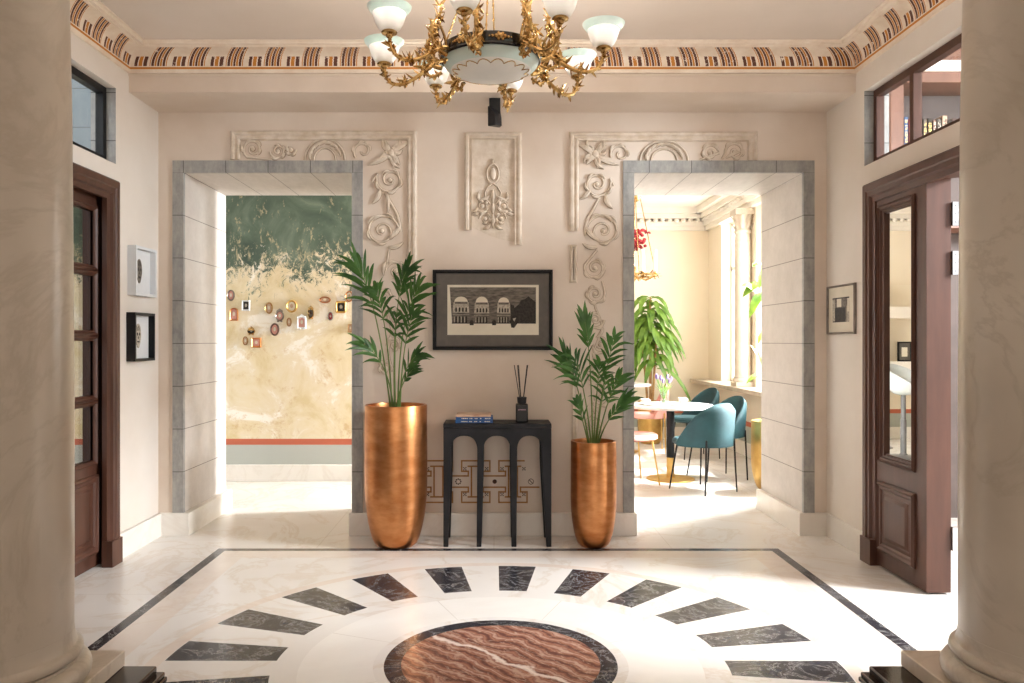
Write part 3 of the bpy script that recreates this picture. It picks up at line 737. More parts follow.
# ================================================================== PICTURES
def framed(name, label, M, u0, u1, v0, v1, prof, fm, mat, mat_m, glass=False):
    c = M((u0+u1)/2, v0, 0); t = thing(name, label, 'picture', c)
    b = MB(); b.frame(u0, u1, v0, v1, prof, M); b.build('frame', fm, t, smooth=False, bevel=.0015)
    i = prof[-1][0]
    b = MB(); b.box(u0+i-.004, u1-i+.004, v0+i-.004, v1-i+.004, .001, mat, 0, M); b.build('mat_board', mat_m, t, smooth=False)
    return t
# the large print over the console
u0, u1, v0, v1 = wx(433), wx(552.5), wz(350), wz(270)
t = framed('framed_print', 'large black-framed etching of domed pavilions above the black console table', MBack, u0, u1, v0, v1, [(0,.001),(0,.03),(.004,.034),(.018,.034),(.024,.024),(.026,.012),(.026,.001)], 'black_paint', .014, 'mat_board')
b = MB(); iu0, iu1, iv0, iv1 = wx(447.5), wx(538.6), wz(335), wz(285)
def ip(cx, cy): return (u0 + (cx-22)/(932-22)*(u1-u0), v1 - (cy-40)/(645-40)*(v1-v0))
b.box(iu0, iu1, iv0, iv1, .014, .0155, 0, MBack)
def pp(pts, w, mi): b.prism([ip(*q) for q in pts], .0150, .0155+w*.0003, MBack, mi)
pp([(150,172),(805,172),(805,440),(168,440)], 1, 2)
pp([(640,440),(640,330),(675,300),(690,270),(720,262),(748,240),(775,262),(805,285),(805,440)], 2, 1)
for (x0, x1, top, ap) in ((172,300,285,242),(335,452,290,242),(508,612,290,248)):
    w = x1-x0
    pp([(x0,top+95),(x0+6,top),(x1-6,top),(x1,top+95)], 3, 3)
    pp([(x0+w*.1,top)] + [(x0+w/2-w*.40*math.cos(PI*k/10), top-(top-ap)*math.sin(PI*k/10)**.9) for k in range(11)] + [(x1-w*.1,top)], 4, 0)
    pp([(x0+w*.12,top-4),(x1-w*.12,top-4),(x1-w*.14,top+12),(x0+w*.14,top+12)], 5, 2)
    pp([(x0-4,top+78),(x1+4,top+78),(x1+4,top+92),(x0-4,top+92)], 5, 2)
    for k in range(4):
        a = x0+w*(.16+.2*k); pp([(a,top+72),(a,top+46),(a+w*.05,top+36),(a+w*.1,top+46),(a+w*.1,top+72)], 6, 1)
        pp([(a,440),(a,top+112),(a+w*.05,top+102),(a+w*.1,top+112),(a+w*.1,440)], 6, 1)
        pp([(a-w*.07,435),(a-w*.06,top+108),(a-w*.02,top+108),(a-w*.02,435)], 6, 3)
pp([(452,440),(452,300),(508,300),(508,440)], 3, 2); pp([(612,440),(612,300),(640,310),(640,440)], 3, 1)
for x in (302, 472): pp([(x,458),(x,430),(x+8,420),(x+22,420),(x+30,430),(x+30,458)], 7, 1)
pp([(600,428),(640,395),(680,400),(668,440),(640,478),(618,476),(612,445)], 7, 1); pp([(628,408),(655,402),(640,432)], 8, 3)
pp([(165,440),(805,440),(805,446),(165,446)], 7, 1)
b.build('print', ['paper', 'ink_dark', 'ink_mid', 'ink_light'], t, smooth=False, weld=False)

# two deep box frames on the left wall
def boxframe(label, u0, u1, v0, v1, fm, face_m, cu, cv):
    t = thing('box_frame', label, 'picture', MLeft((u0+u1)/2, v0, 0))
    b = MB(); b.frame(u0, u1, v0, v1, [(0,.001),(0,.06),(.018,.06),(.018,.02),(.018,.001)], MLeft); b.build('frame', fm, t, smooth=False, bevel=.001)
    b = MB(); b.box(u0+.015, u1-.015, v0+.015, v1-.015, .002, .02, 0, MLeft); b.build('backing', 'white_card', t, smooth=False)
    b = MB(); sw = .04; shh = .082
    b.prism([(cu+sw*math.cos(a)*(1-.28*max(0,-math.sin(a))), cv+shh*math.sin(a)) for a in [2*PI*k/28 for k in range(28)]], .02, .024, MLeft, 0)
    for s in (-1, 1): b.prism([(cu+s*.016+.010*math.cos(a), cv+.012+.011*math.sin(a)) for a in [2*PI*k/12 for k in range(12)]], .0235, .0248, MLeft, 1)
    b.prism([(cu-.007,cv-.02),(cu+.007,cv-.02),(cu,cv+.002)], .0235, .0248, MLeft, 1)
    b.prism([(cu-.02,cv-.045),(cu+.02,cv-.045),(cu+.016,cv-.035),(cu-.016,cv-.035)], .0235, .0248, MLeft, 1)
    for k in range(5): b.box(cu-.026+k*.011, cu-.022+k*.011, cv+.035, cv+.07-abs(k-2)*.006, .0235, .0246, 1, MLeft)
    b.build('mask_drawing', face_m, t, smooth=False, weld=False)
boxframe('white box frame with a dark mask drawing, the upper of two on the left wall', 5.256, 5.576, 1.704, 2.034, 'white_card', ['ink_mid', 'ink_dark'], 5.385, 1.872)
boxframe('black box frame with a pale skull drawing, the lower of two on the left wall', 5.24, 5.55, 1.265, 1.59, 'black_paint', ['ink_light', 'ink_dark'], 5.37, 1.435)
t = framed('framed_print', 'silver-framed small print on the right wall beside the mirrored door', MRight, 5.265, 5.70, 1.447, 1.787, [(0,.001),(0,.02),(.006,.022),(.014,.016),(.014,.001)], 'silver', .008, 'paper')
b = MB(); b.box(5.36, 5.62, 1.53, 1.70, .008, .0088, 0, MRight)
for k, (a, c, z0, z1, mi) in enumerate(((5.36,5.40,1.53,1.64,1),(5.48,5.55,1.635,1.70,2),(5.42,5.58,1.53,1.63,3),(5.58,5.62,1.54,1.70,1),(5.36,5.62,1.692,1.70,3),(5.36,5.385,1.60,1.69,2))): b.box(a, c, z0, z1, .0085, .0091+k*.0003, mi, MRight)
b.build('print', ['ink_mid', 'ink_light', 'paper', 'ink_dark'], t, smooth=False, weld=False)

# miniature frames on the mural
MINI = [(80,112,55,82,'oval','silver','pink','oval silver miniature with a salmon picture, highest at the far left of the mural'),
 (102,250,60,95,'arch','copper','pink','copper-coloured miniature frame below the salmon oval at far left of the mural'),
 (190,187,60,78,'rect','white_card','ink_dark','white rectangular miniature frame with a dark portrait'),
 (358,205,55,86,'oval','gold_brass','tan_cover','dull bronze oval miniature right of the white rectangular one'),
 (437,262,62,78,'crest','silver','pink','silver oval miniature with a crest, left of the small plain bronze oval'),
 (505,308,36,66,'oval','gold_brass','tan_cover','smallest plain bronze oval miniature, below the large gold round one'),
 (524,192,82,94,'oval','gold_pale','paper','largest round gold miniature frame near the middle of the group'),
 (400,362,66,94,'oval','brown_wood','pink','thick dark brown oval miniature with a pale portrait'),
 (598,310,66,92,'crest_rect','white_card','pink','white upright rectangular miniature with a rose picture and a crest'),
 (664,242,46,76,'crest','gold_brass','ink_mid','narrow ornate bronze miniature right of the rose picture'),
 (767,145,82,50,'oval','copper','tan_cover','wide copper oval miniature lying sideways at upper right'),
 (808,265,42,62,'oval','ink_mid','red','small oval miniature with a bright red picture'),
 (885,198,78,88,'oct','gold_pale','ink_dark','square gold miniature with cut corners and a dark portrait'),
 (945,120,60,82,'oval','copper','paper','round copper miniature half hidden by the stone surround at right'),
 (228,375,56,40,'crest_w','gold_brass','ink_dark','small wide bronze miniature with an ornate top above the square copper one'),
 (185,445,40,66,'oval','gold_brass','tan_cover','slim bronze oval miniature beside the square copper one'),
 (265,458,72,72,'rect','copper','pink','square copper miniature, lowest of the group'),
 (953,352,36,60,'rect','trunk','tan_cover','tan rectangular miniature low at the edge of the stone surround')]
for cx, cy, w, h, sh_, fm, pm, lab in MINI:
    d = YM-.01; cu, cv = X(220+cx/7.314, d), Z(280+cy/7.314, d); hw, hh = w/7.314/F*d/2, h/7.314/F*d/2
    t = thing('miniature_frame', lab, 'picture', MMur(cu, cv-hh, 0), 'miniature frames on the mural')
    def outline(sx, sy, inset):
        a, c = hw-inset, hh-inset
        if sh_ in ('oval', 'crest', 'crest_w'): return [(cu+a*math.cos(q), cv+c*math.sin(q)) for q in [2*PI*k/24 for k in range(24)]]
        if sh_ == 'oct': e = .22; return [(cu+a*x, cv+c*y) for x, y in ((-1,-1+e),(-1,1-e),(-1+e,1),(1-e,1),(1,1-e),(1,-1+e),(1-e,-1),(-1+e,-1))]
        if sh_ == 'arch': return [(cu-a,cv-c),(cu-a,cv+c*.5)] + [(cu-a*math.cos(PI*k/8), cv+c*.5+c*.5*math.sin(PI*k/8)) for k in range(1,8)] + [(cu+a,cv+c*.5),(cu+a,cv-c)]
        return [(cu-a,cv-c),(cu-a,cv+c),(cu+a,cv+c),(cu+a,cv-c)]
    b = MB(); th = min(hw,hh)*.36
    rings = [[MMur(u, v, ww) for u, v in outline(1,1,i)] for i, ww in ((0,.001),(0,.016),(th*.35,.026),(th*.8,.018),(th,.012),(th,.001))]
    n = len(rings[0]); vs = [q for r in rings for q in r]
    b.add(vs, [(j*n+k, j*n+(k+1)%n, (j+1)*n+(k+1)%n, (j+1)*n+k) for j in range(5) for k in range(n)])
    if sh_.startswith('crest'):
        for k in range(-2, 3): b.ell(MMur(cu+k*hw*.25, cv+hh+.006-abs(k)*.008, .012), (.012,.012,.016), 8, 6)
        for k in (-1, 1): b.ell(MMur(cu+k*hw*.4, cv-hh, .012), (.012,.012,.010), 8, 6)
    b.build('frame', fm, t)
    b = MB(); b.prism(outline(1,1,th*.95), .001, .010, MMur); b.prism([(cu+hw*.28*math.cos(q), cv+hh*.05+hh*.34*math.sin(q)) for q in [2*PI*k/14 for k in range(14)]], .0095, .0115, MMur, 1)
    b.build('picture', [pm, 'ink_light' if pm in ('ink_dark', 'red') else 'tan_cover' if pm == 'paper' else 'brown_wood' if pm == 'ink_mid' else 'paper'], t, smooth=False)

# ================================================================== CONSOLE TABLE
dC = 5.41
def cxx(px): return X(px, dC)
ct = thing('console_table', 'black arcaded console table against the wall below the framed print', 'console table', (cxx(497.4), 5.55, 0))
Ht = .838; yf, yb = 5.41, 5.70; x0, x1 = cxx(443.4), cxx(551.4)
arch = [(448.2,476.6,451.0,477.2),(481.4,511.6,483.6,510.4),(516.4,546.6,517.2,541.8)]
def arcade(y0, y1):
    pts = [(x0, 0), (x0, Ht-.03), (x1, Ht-.03), (x1, 0)]
    for (a0, a1, t0, t1) in reversed(arch):
        L0, R0, L1, R1 = cxx(a0), cxx(a1), cxx(t0), cxx(t1); zs, zt = .665, .755
        pts.append((R0, 0)); pts.append((R1, zs-.10))
        m, w = (L1+R1)/2, (R1-L1)/2
        for k in range(0, 17): a = PI*k/16; pts.append((m+w*math.copysign(abs(math.cos(a))**.8, math.cos(a)), zs + (zt-zs)*math.sin(a)))
        pts.append((L1, zs-.10)); pts.append((L0, 0))
    b = MB(); b.prism(pts, y0, y1, lambda u, v, w: (u, w, v)); return b
arcade(yf, yf+.036).build('front_arcade', 'charcoal', ct, bevel=.003)
arcade(yb-.036, yb).build('rear_arcade', 'charcoal', ct, bevel=.003)
for xa in (x0, x1-.03):
    pts = [(yf+.036, .0), (yf+.036, Ht-.03), (yb-.036, Ht-.03), (yb-.036, 0)]
    m, w = (yf+yb)/2, (yb-yf)/2-.037
    pts = [(yf+.036,.60),(yf+.036,Ht-.03),(yb-.036,Ht-.03),(yb-.036,.60)] + [(m+w*math.cos(PI*k/14), .66+.08*math.sin(PI*k/14)) for k in range(15)]
    b = MB(); b.prism(pts, xa, xa+.03, lambda u, v, w: (w, u, v)); b.build('side_panel', 'charcoal', ct, smooth=False)
b = MB(); b.box(x0-.001, x1+.001, yf-.001, yb, Ht-.03, Ht); b.build('tabletop', 'charcoal', ct, bevel=.004)

# books on it
def book(name, label, x0, x1, y0, y1, z0, z1, cov, titles):
    t = thing(name, label, 'book', ((x0+x1)/2, (y0+y1)/2, z0), 'books on the console table')
    b = MB(); c = .0028
    b.box(x0, x1, y0, y1, z0, z0+c); b.box(x0, x1, y0, y1, z1-c, z1); b.box(x0, x1, y0, y0+c, z0, z1); b.build('cover', cov, t, bevel=.0008)
    b = MB(); b.box(x0+.004, x1-.004, y0+c, y1-.004, z0+c, z1-c); b.build('page_block', 'pages', t, smooth=False)
    if titles:
        b = MB(); rnd = random.Random(4); x = x0+.02; zc = (z0+z1)/2
        while x < x1-.02:
            w = rnd.uniform(.004, .012)
            if rnd.random() > .22: b.box(x, x+w, y0-.0006, y0+.001, zc-.0032, zc+.0032)
            x += w+.003
        b.build('spine_title', 'pages', t, smooth=False)
bx0, bx1 = X(455.4,5.45), X(493,5.45)
book('book', 'lowest blue book of the stack lying on the black console table', bx0, bx1, 5.45, 5.62, Ht, Ht+.021, 'blue_cover', True)
book('book', 'middle blue book of the console stack, under the tan one', bx0+.003, bx1-.001, 5.452, 5.62, Ht+.021, Ht+.041, 'blue_cover', True)
book('book', 'thin tan book on top of the two blue books', bx0+.005, bx1-.014, 5.455, 5.615, Ht+.041, Ht+.058, 'tan_cover', False)

# reed diffuser
dx, dy = X(521.8, 5.52), 5.52
rd = thing('reed_diffuser', 'black glass reed diffuser with dark sticks at right end of the console table', 'diffuser', (dx, dy, Ht))
b = MB(); b.box(dx-.042, dx+.042, dy-.035, dy+.035, Ht, Ht+.128); b.build('bottle', 'black_enamel', rd, bevel=.008, seg=3)
b = MB(); b.lathe([(.022,0),(.03,.003),(.034,.045),(.022,.047),(.02,.03)], (dx, dy, Ht+.128), 20); b.build('collar', 'charcoal', rd)
b = MB(); rnd = random.Random(2)
for k in range(6): b.box(dx-.025+k*.009, dx-.019+k*.009, dy-.0365, dy-.034, Ht+.085, Ht+.092)
b.build('label', 'label_grey', rd, smooth=False)
for (ex, ey) in ((-.052,.01), (-.03,-.01), (-.022,.02), (.036,.0), (.042,.012)):
    b = MB(); b.cyl((dx+ex*.1, dy+ey*.1, Ht+.10), (dx+ex, dy+ey, Ht+.395), .0028, seg=6); b.build('reed', 'black_paint', rd)

# ================================================================== PLANTERS AND PALMS
def planter(label, cx, cy, h, rt, rm, rb, mat='copper'):
    t = thing('planter', label, 'planter', (cx, cy, 0))
    pr = [(rb*.86, 0), (rb*.95, .001), (rb, .004)]
    for k in range(1, 17):
        q = k/16; pr.append((rb + (rm-rb)*math.sin(q*PI/2)**.62, .004+h*.48*q**1.15))
    pr += [(rm, h*.55), (rm*.998, h*.7), (rt, h-.006), (rt-.002, h), (rt-.016, h), (rt-.018, h-.01), (rt-.018, h-.06), (.001, h-.06)]
    b = MB(); b.lathe(pr, (cx, cy, 0), 64); b.build('pot', mat, t, angle=40)
    b = MB(); prs = [(rt-.019, h-.055), (rt*.6, h-.045), (.001, h-.04)]
    b.lathe(prs, (cx, cy, 0), 32, cap=False); b.build('soil', 'soil', t)
    return t
cyP = 5.45
planter('tall wide copper planter left of the console table', X(396,cyP), cyP, .965, .212, .214, .122)
planter('shorter narrow copper planter right of the console table', X(593.5,cyP), cyP, .718, .155, .157, .09)

def frond(parent, rnd, base, mid, tip, nl, lmax, spread=.9, droop=.35, name='frond', first=.55, wd=.0135):
    nl = max(4, round(nl*.85)); lmax *= 1.18; spread *= .8
    """a palm frond: an arching rib with leaflets in two ranks along its upper part"""
    B, Mi, T = Vector(base), Vector(mid), Vector(tip)
    def bez(t): return B*(1-t)**2 + Mi*2*t*(1-t) + T*t*t
    pts = [bez(k/14) for k in range(15)]
    b = MB(); b.tube(pts, [.0065*(1-.75*k/14) for k in range(15)], 6)
    for k in range(nl):
        q = k/(nl-1); t = first + (1-first)*q; p = bez(t); d = (bez(min(1, t+.02)) - bez(t-.02)).normalized()
        side = (d.cross(Vector((0,-1,0)))*.8 + d.cross(Vector((0,0,1)))*.5).normalized()
        for sg in (-1, 1):
            ln = lmax*(.55+.45*math.sin(PI*(.12+.75*q)))*rnd.uniform(.8, 1.1)
            sp = spread*(1-.55*q)*rnd.uniform(.85, 1.15)
            dirv = (d*math.cos(sp) + side*sg*math.sin(sp)).normalized()
            dr = droop*rnd.uniform(.5, 1.3)
            ln *= rnd.choice((1,1,1,.75)); lp = [p + dirv*ln*s - Vector((0,0,1))*ln*dr*s*s for s in (0,.15,.35,.6,.82,1)]
            up = d.cross(side)*1.0
            if up.z < 0: up = -up
            up = (up + Vector((0,-.4,.3)) + side*sg*rnd.uniform(-.3,.3)).normalized()
            b.blade(lp, [wd*w for w in (.22,.7,1,.8,.42,.03)], up, .3, 1)
    return b.build(name, ['stem', 'palm_leaf'], parent)
def palm(label, bx, by, bz, specs, seed, off=0):
    t = thing('kentia_palm', label, 'palm', (bx, by, bz)); rnd = random.Random(seed)
    for (bdx, mpx, mpy, md, tpx, tpy, td, nl, lm, sp, dr, fi) in specs:
        frond(t, rnd, (bx+bdx, by+rnd.uniform(-.03,.03), bz-.005), (X(mpx,md), md, Z(mpy,md)), (X(tpx,td), td, Z(tpy,td)), nl, lm, sp, dr, first=fi)
    return t
# dx at base, control px/py/depth, tip px/py/depth, leaflets, length, spread, droop, first
palm('tall kentia palm arching out of the wide copper planter', X(395,5.47), 5.47, .921, [
    (-.03, 378,300,5.44, 358,268,5.36, 10,.29,.75,.40,.62),
    (.00,  392,300,5.50, 406,272,5.40, 9,.25,.62,.5,.70),
    (.02,  398,320,5.42, 417,290,5.34, 9,.24,.8,.45,.62),
    (-.02, 388,320,5.40, 376,292,5.28, 8,.27,.8,.55,.66),
    (.03,  402,345,5.40, 412,316,5.30, 7,.20,.9,.35,.62),
    (-.01, 390,362,5.40, 364,344,5.30, 6,.20,.6,.4,.62),
    (.02,  400,370,5.40, 416,356,5.34, 6,.18,.7,.35,.60),
    (.01,  398,385,5.42, 413,369,5.36, 4,.14,.6,.3,.66),
    (.0,   393,350,5.48, 396,318,5.36, 5,.20,.9,.6,.74)], 5)
palm('shorter kentia palm in the narrow copper planter', X(594,5.47), 5.47, .674, [
    (-.01, 592,360,5.46, 585,322,5.36, 7,.19,.5,.25,.72),
    (-.03, 580,385,5.42, 566,358,5.34, 8,.24,.65,.35,.58),
    (.01,  602,380,5.44, 614,340,5.38, 7,.20,.8,.5,.66),
    (.02,  606,400,5.40, 618,380,5.32, 6,.20,.7,.35,.56),
    (-.02, 586,390,5.36, 576,362,5.26, 7,.26,.9,.45,.62),
    (.0,   596,390,5.36, 600,366,5.24, 6,.20,.8,.5,.70),
    (.03,  604,420,5.40, 624,402,5.36, 6,.19,.6,.3,.55),
    (-.03, 584,425,5.40, 578,404,5.34, 4,.16,.6,.3,.6),
    (.01,  600,405,5.38, 606,380,5.26, 6,.22,.9,.55,.62)], 11)

# ================================================================== WALL SPEAKER under the beam
sx, sy = X(494.5, 5.42), 5.42
sp = thing('wall_speaker', 'small black speaker hanging from the beam above the plaster cartouche', 'speaker', (sx, sy, 3.05))
b = MB(); b.box(sx-.036, sx+.040, sy-.02, sy+.06, 2.915, 3.05); b.build('bracket', 'black_paint', sp, bevel=.003)
b = MB()
vs = [(sx-.046, sy-.06, 2.985), (sx+.008, sy-.085, 2.915), (sx+.048, sy-.03, 2.915), (sx+.04, sy+.03, 2.985), (sx-.046, sy-.05, 2.85), (sx+.008, sy-.10, 2.845), (sx+.050, sy-.04, 2.853), (sx+.035, sy+.03, 2.86)]
b.add(vs, [(0,1,2,3),(4,5,6,7),(0,1,5,4),(1,2,6,5),(2,3,7,6),(3,0,4,7)]); b.build('cabinet', 'charcoal', sp, bevel=.004)

# ================================================================== CHANDELIER
CX, CY = -0.014, 3.485
ch = thing('chandelier', 'gilded chandelier with eight upturned glass shades hanging over the inlaid floor circle', 'chandelier', (CX, CY, 2.6))
zr = 2.628
b = MB(); pr = [(.205, zr+.046), (.215, zr+.049), (.217, zr+.044), (.217, zr+.008), (.221, zr+.006), (.223, zr-.002), (.216, zr-.008), (.205, zr-.004), (.205, zr+.046)]
b.lathe(pr, (CX, CY, 0), 64, cap=False); ring = b.build('ring', 'black_enamel', ch)
for k in range(8):     # gilt mounts on the black ring
    a = R(78.5 + 22.5 + 45*k); b = MB()
    def MR(s, z, o): aa = a + s/.218; return (CX+(.217+o)*math.cos(aa), CY+(.217+o)*math.sin(aa), zr+.026+z)
    for s, rr in ((0,.014),(-.018,.010),(.018,.010),(-.034,.007),(.034,.007),(-.047,.004),(.047,.004)): b.ell(MR(s, 0, 0), (rr,rr,rr), 8, 6)
    for s in (-.009,.009): b.ell(MR(s,.010,0), (.007,.007,.009), 8, 6); b.ell(MR(s,-.010,0), (.007,.007,.009), 8, 6)
    b.build('gilt_mount', 'gold_brass', ring)
b = MB(); rim = .208; dep = .068
pr = [(rim, zr), (rim+.001, zr-.008)] + [(rim*math.cos(q)**.9, zr-.008-dep*math.sin(q)) for q in [PI/2*k/16 for k in range(1, 16)]] + [(.0005, zr-.008-dep)]
nin = 8; seg = 64
b.lathe(pr[:nin], (CX, CY, 0), seg, 0, cap=False); b.lathe(pr[nin-1:], (CX, CY, 0), seg, 1, cap=False)
bowl = b.build('bowl', ['bowl_aqua', 'bowl_white'], ch)
b = MB(); rs, zs = pr[nin-1]
pts = []
for k in range(16*8+1):
    a = 2*PI*k/128; lift = abs(math.sin(8*a)); q = .62 + .0 + .13*(1-lift); q2 = math.asin(min(1, q))
    pts.append((CX+(rim*math.cos(q2)**.9+.001)*math.cos(a), CY+(rim*math.cos(q2)**.9+.001)*math.sin(a), zr-.008-dep*math.sin(q2)-.001))
b.tube(pts, .0022, 5, cap=False); b.build('scallop_line', 'gold_brass', bowl)
# one gilded arm, then eight
def acanth(b, p, d, up, ln, w, curl):
    p, d, up = Vector(p), Vector(d).normalized(), Vector(up).normalized()
    pts, rad = [], []
    for k in range(7):
        t = k/6; pts.append(p + d*ln*t + up*(ln*curl*t*t)); rad.append(max(.0012, w*math.sin(PI*min(.97, .12+.85*t))**.9))
    b.tube(pts, rad, 5, flat=.35, up=up)
def arm_mesh():
    b = MB(); rnd = random.Random(8)
    def curve(ctrl, n=26):
        out = []; m = len(ctrl)-1; C = [Vector((q[0], 0, q[1])) for q in ctrl]
        for i in range(n+1):
            t = i/n*m; k = min(int(t), m-1); f = t-k
            p0, p1, p2, p3 = C[max(k-1,0)], C[k], C[k+1], C[min(k+2,m)]
            out.append(.5*((2*p1)+(-p0+p2)*f+(2*p0-5*p1+4*p2-p3)*f*f+(-p0+3*p1-3*p2+p3)*f**3))
        return out
    main = curve([(.218,2.650),(.255,2.640),(.300,2.612),(.350,2.580),(.405,2.560),(.455,2.568),(.482,2.600),(.490,2.640)])
    b.tube(main, [.011-.004*k/26 for k in range(27)], 8)
    up = curve([(.222,2.62),(.262,2.635),(.290,2.675),(.292,2.725),(.268,2.765),(.250,2.80),(.262,2.825)])
    b.tube(up, [.011-.006*k/26 for k in range(27)], 8)
    inner = curve([(.222,2.640),(.232,2.69),(.255,2.735),(.275,2.75),(.290,2.735)])
    b.tube(inner, [.007-.003*k/26 for k in range(27)], 7)
    low = curve([(.222,2.60),(.262,2.585),(.292,2.60),(.296,2.63),(.275,2.645),(.262,2.63)])
    b.tube(low, [.008-.004*k/26 for k in range(27)], 7)
    for line, k0, k1, ln in ((main, 3, 25, .040), (up, 4, 26, .034), (low, 2, 18, .024)):
        for k in range(k0, k1, 2):
            p = line[k]; t = (line[min(k+1,26)] - line[k-1]).normalized(); nrm = Vector((-t.z, 0, t.x))
            for sg in (-1, 1):
                sd = Vector((0, rnd.uniform(-.8,.8), 0))
                acanth(b, p, t*.8 + nrm*sg*rnd.uniform(.5,1.1) + sd, nrm*sg, ln*rnd.uniform(.5,.9), .0095*rnd.uniform(.8,1.2), rnd.uniform(-.4,1.1))
    for (r_, z_, s_) in ((.305,2.625,1.2),(.275,2.70,1.0),(.26,2.655,1.0),(.25,2.765,.8),(.395,2.572,.9)):
        for k in range(7):
            a = 2*PI*k/7; acanth(b, (r_, 0, z_), (.4*math.cos(a)-.1, .8*math.cos(a*1.7+1), math.sin(a)), (math.cos(a*2), .5, math.sin(a*3)), .030*s_, .008*s_, .6)
        b.ell((r_, 0, z_), (.013*s_, .014*s_, .013*s_), 8, 6)
    acanth(b, (.262,0,2.815), (.2,0,1), (1,0,0), .035, .010, .5); acanth(b, (.262,0,2.815), (-.5,0,1), (-1,0,0), .03, .009, .5)
    for s in (-1, 1): acanth(b, (.49,0,2.615), (.3,s*.9,.2), (0,0,1), .028, .008, .5); acanth(b, (.483,0,2.60), (s*.9+.2,0,-.1), (0,0,1), .026, .008, .5)
    return b
MEarm = None
for k in range(8):
    a = R(78.5 - 45*k)
    if k == 0:
        A = arm_mesh().build('arm', 'gold_brass', ch, off=(0,0,0)); A.parent = ch
        b = MB(); b.lathe([(.006,2.632),(.012,2.636),(.016,2.645),(.030,2.650),(.033,2.656),(.030,2.660),(.020,2.662),(.001,2.662)], (.49,0,0), 24)
        cup = b.build('cup', 'gold_brass', A, off=(0,0,0))
        b = MB(); so = [(.020,2.660),(.034,2.663),(.046,2.674),(.057,2.694),(.064,2.716),(.068,2.732)]; sr = [(.068,2.732),(.072,2.733),(.079,2.742),(.088,2.753),(.090,2.760),(.085,2.759)]
        inn = [(.085,2.759),(.073,2.742),(.062,2.725),(.052,2.695),(.038,2.675),(.018,2.667)]
        b.lathe(so, (.49,0,0), 36, 0, cap=False); b.lathe(sr, (.49,0,0), 36, 1, cap=False); b.lathe(inn, (.49,0,0), 36, 0, cap=False)
        shd = b.build('shade', ['bowl_white', 'bowl_aqua'], A, off=(0,0,0)); arms = [A, cup, shd]
    else:
        A = arms[0].copy(); COL.objects.link(A); A.parent = ch
        for q in arms[1:]: c = q.copy(); COL.objects.link(c); c.parent = A
    A.location = (0, 0, -2.61); A.rotation_euler = (0, 0, a)
for k in range(4):
    a = R(-5+90*k); b = MB(); b.cyl((CX+.212*math.cos(a), CY+.212*math.sin(a), zr+.05), (CX+.03*math.cos(a), CY+.03*math.sin(a), 3.16), .0035, seg=6)
    for j in range(9):
        t = (j+.5)/9; b.ell((CX+(.212*(1-t)+.03*t)*math.cos(a), CY+(.212*(1-t)+.03*t)*math.sin(a), (zr+.05)*(1-t)+3.16*t), (.0055,.0055,.010), 8, 6)
    b.build('suspension_rod', 'gold_brass', ch)
b = MB(); b.lathe([(.001,3.13),(.03,3.14),(.045,3.16),(.03,3.18),(.012,3.20),(.012,3.27),(.05,3.29),(.075,CZ-.005),(.075,CZ)], (CX, CY, 0), 32); b.build('canopy', 'gold_brass', ch)

# ================================================================== DINING ROOM
def table(name, label, cx, cy, r, h, rb, black=True):
    t = thing(name, label, 'table', (cx, cy, 0))
    b = MB(); b.lathe([(.001,h-.032),(r-.012,h-.032),(r-.002,h-.024),(r,h-.012),(r-.004,h-.002),(r-.008,h),(.001,h)], (cx,cy,0), 64); b.build('tabletop', 'table_marble', t)
    b = MB(); b.lathe([(.001,0),(rb,0),(rb,.008),(rb-.006,.013),(.045,.018),(.04,.03)], (cx,cy,0), 56); b.build('base', 'gold_pale', t)
    b = MB(); b.lathe([(.039,.02),(.039,.225)], (cx,cy,0), 28); b.build('lower_pole', 'gold_pale', t)
    b = MB(); b.lathe([(.040,.22),(.040,h-.04),(.09,h-.033)], (cx,cy,0), 28); b.build('pole', 'black_paint' if black else 'gold_pale', t)
    return t
TX, TY = X(670.5, 8.075), 8.075
table('round_table', 'round marble-topped dining table with a black and gold pedestal', TX, TY, .425, .757, .24)
table('round_table', 'smaller marble table behind the pink chairs, mostly hidden by the stone surround', 1.66, 10.1, .33, .86, .17, False)

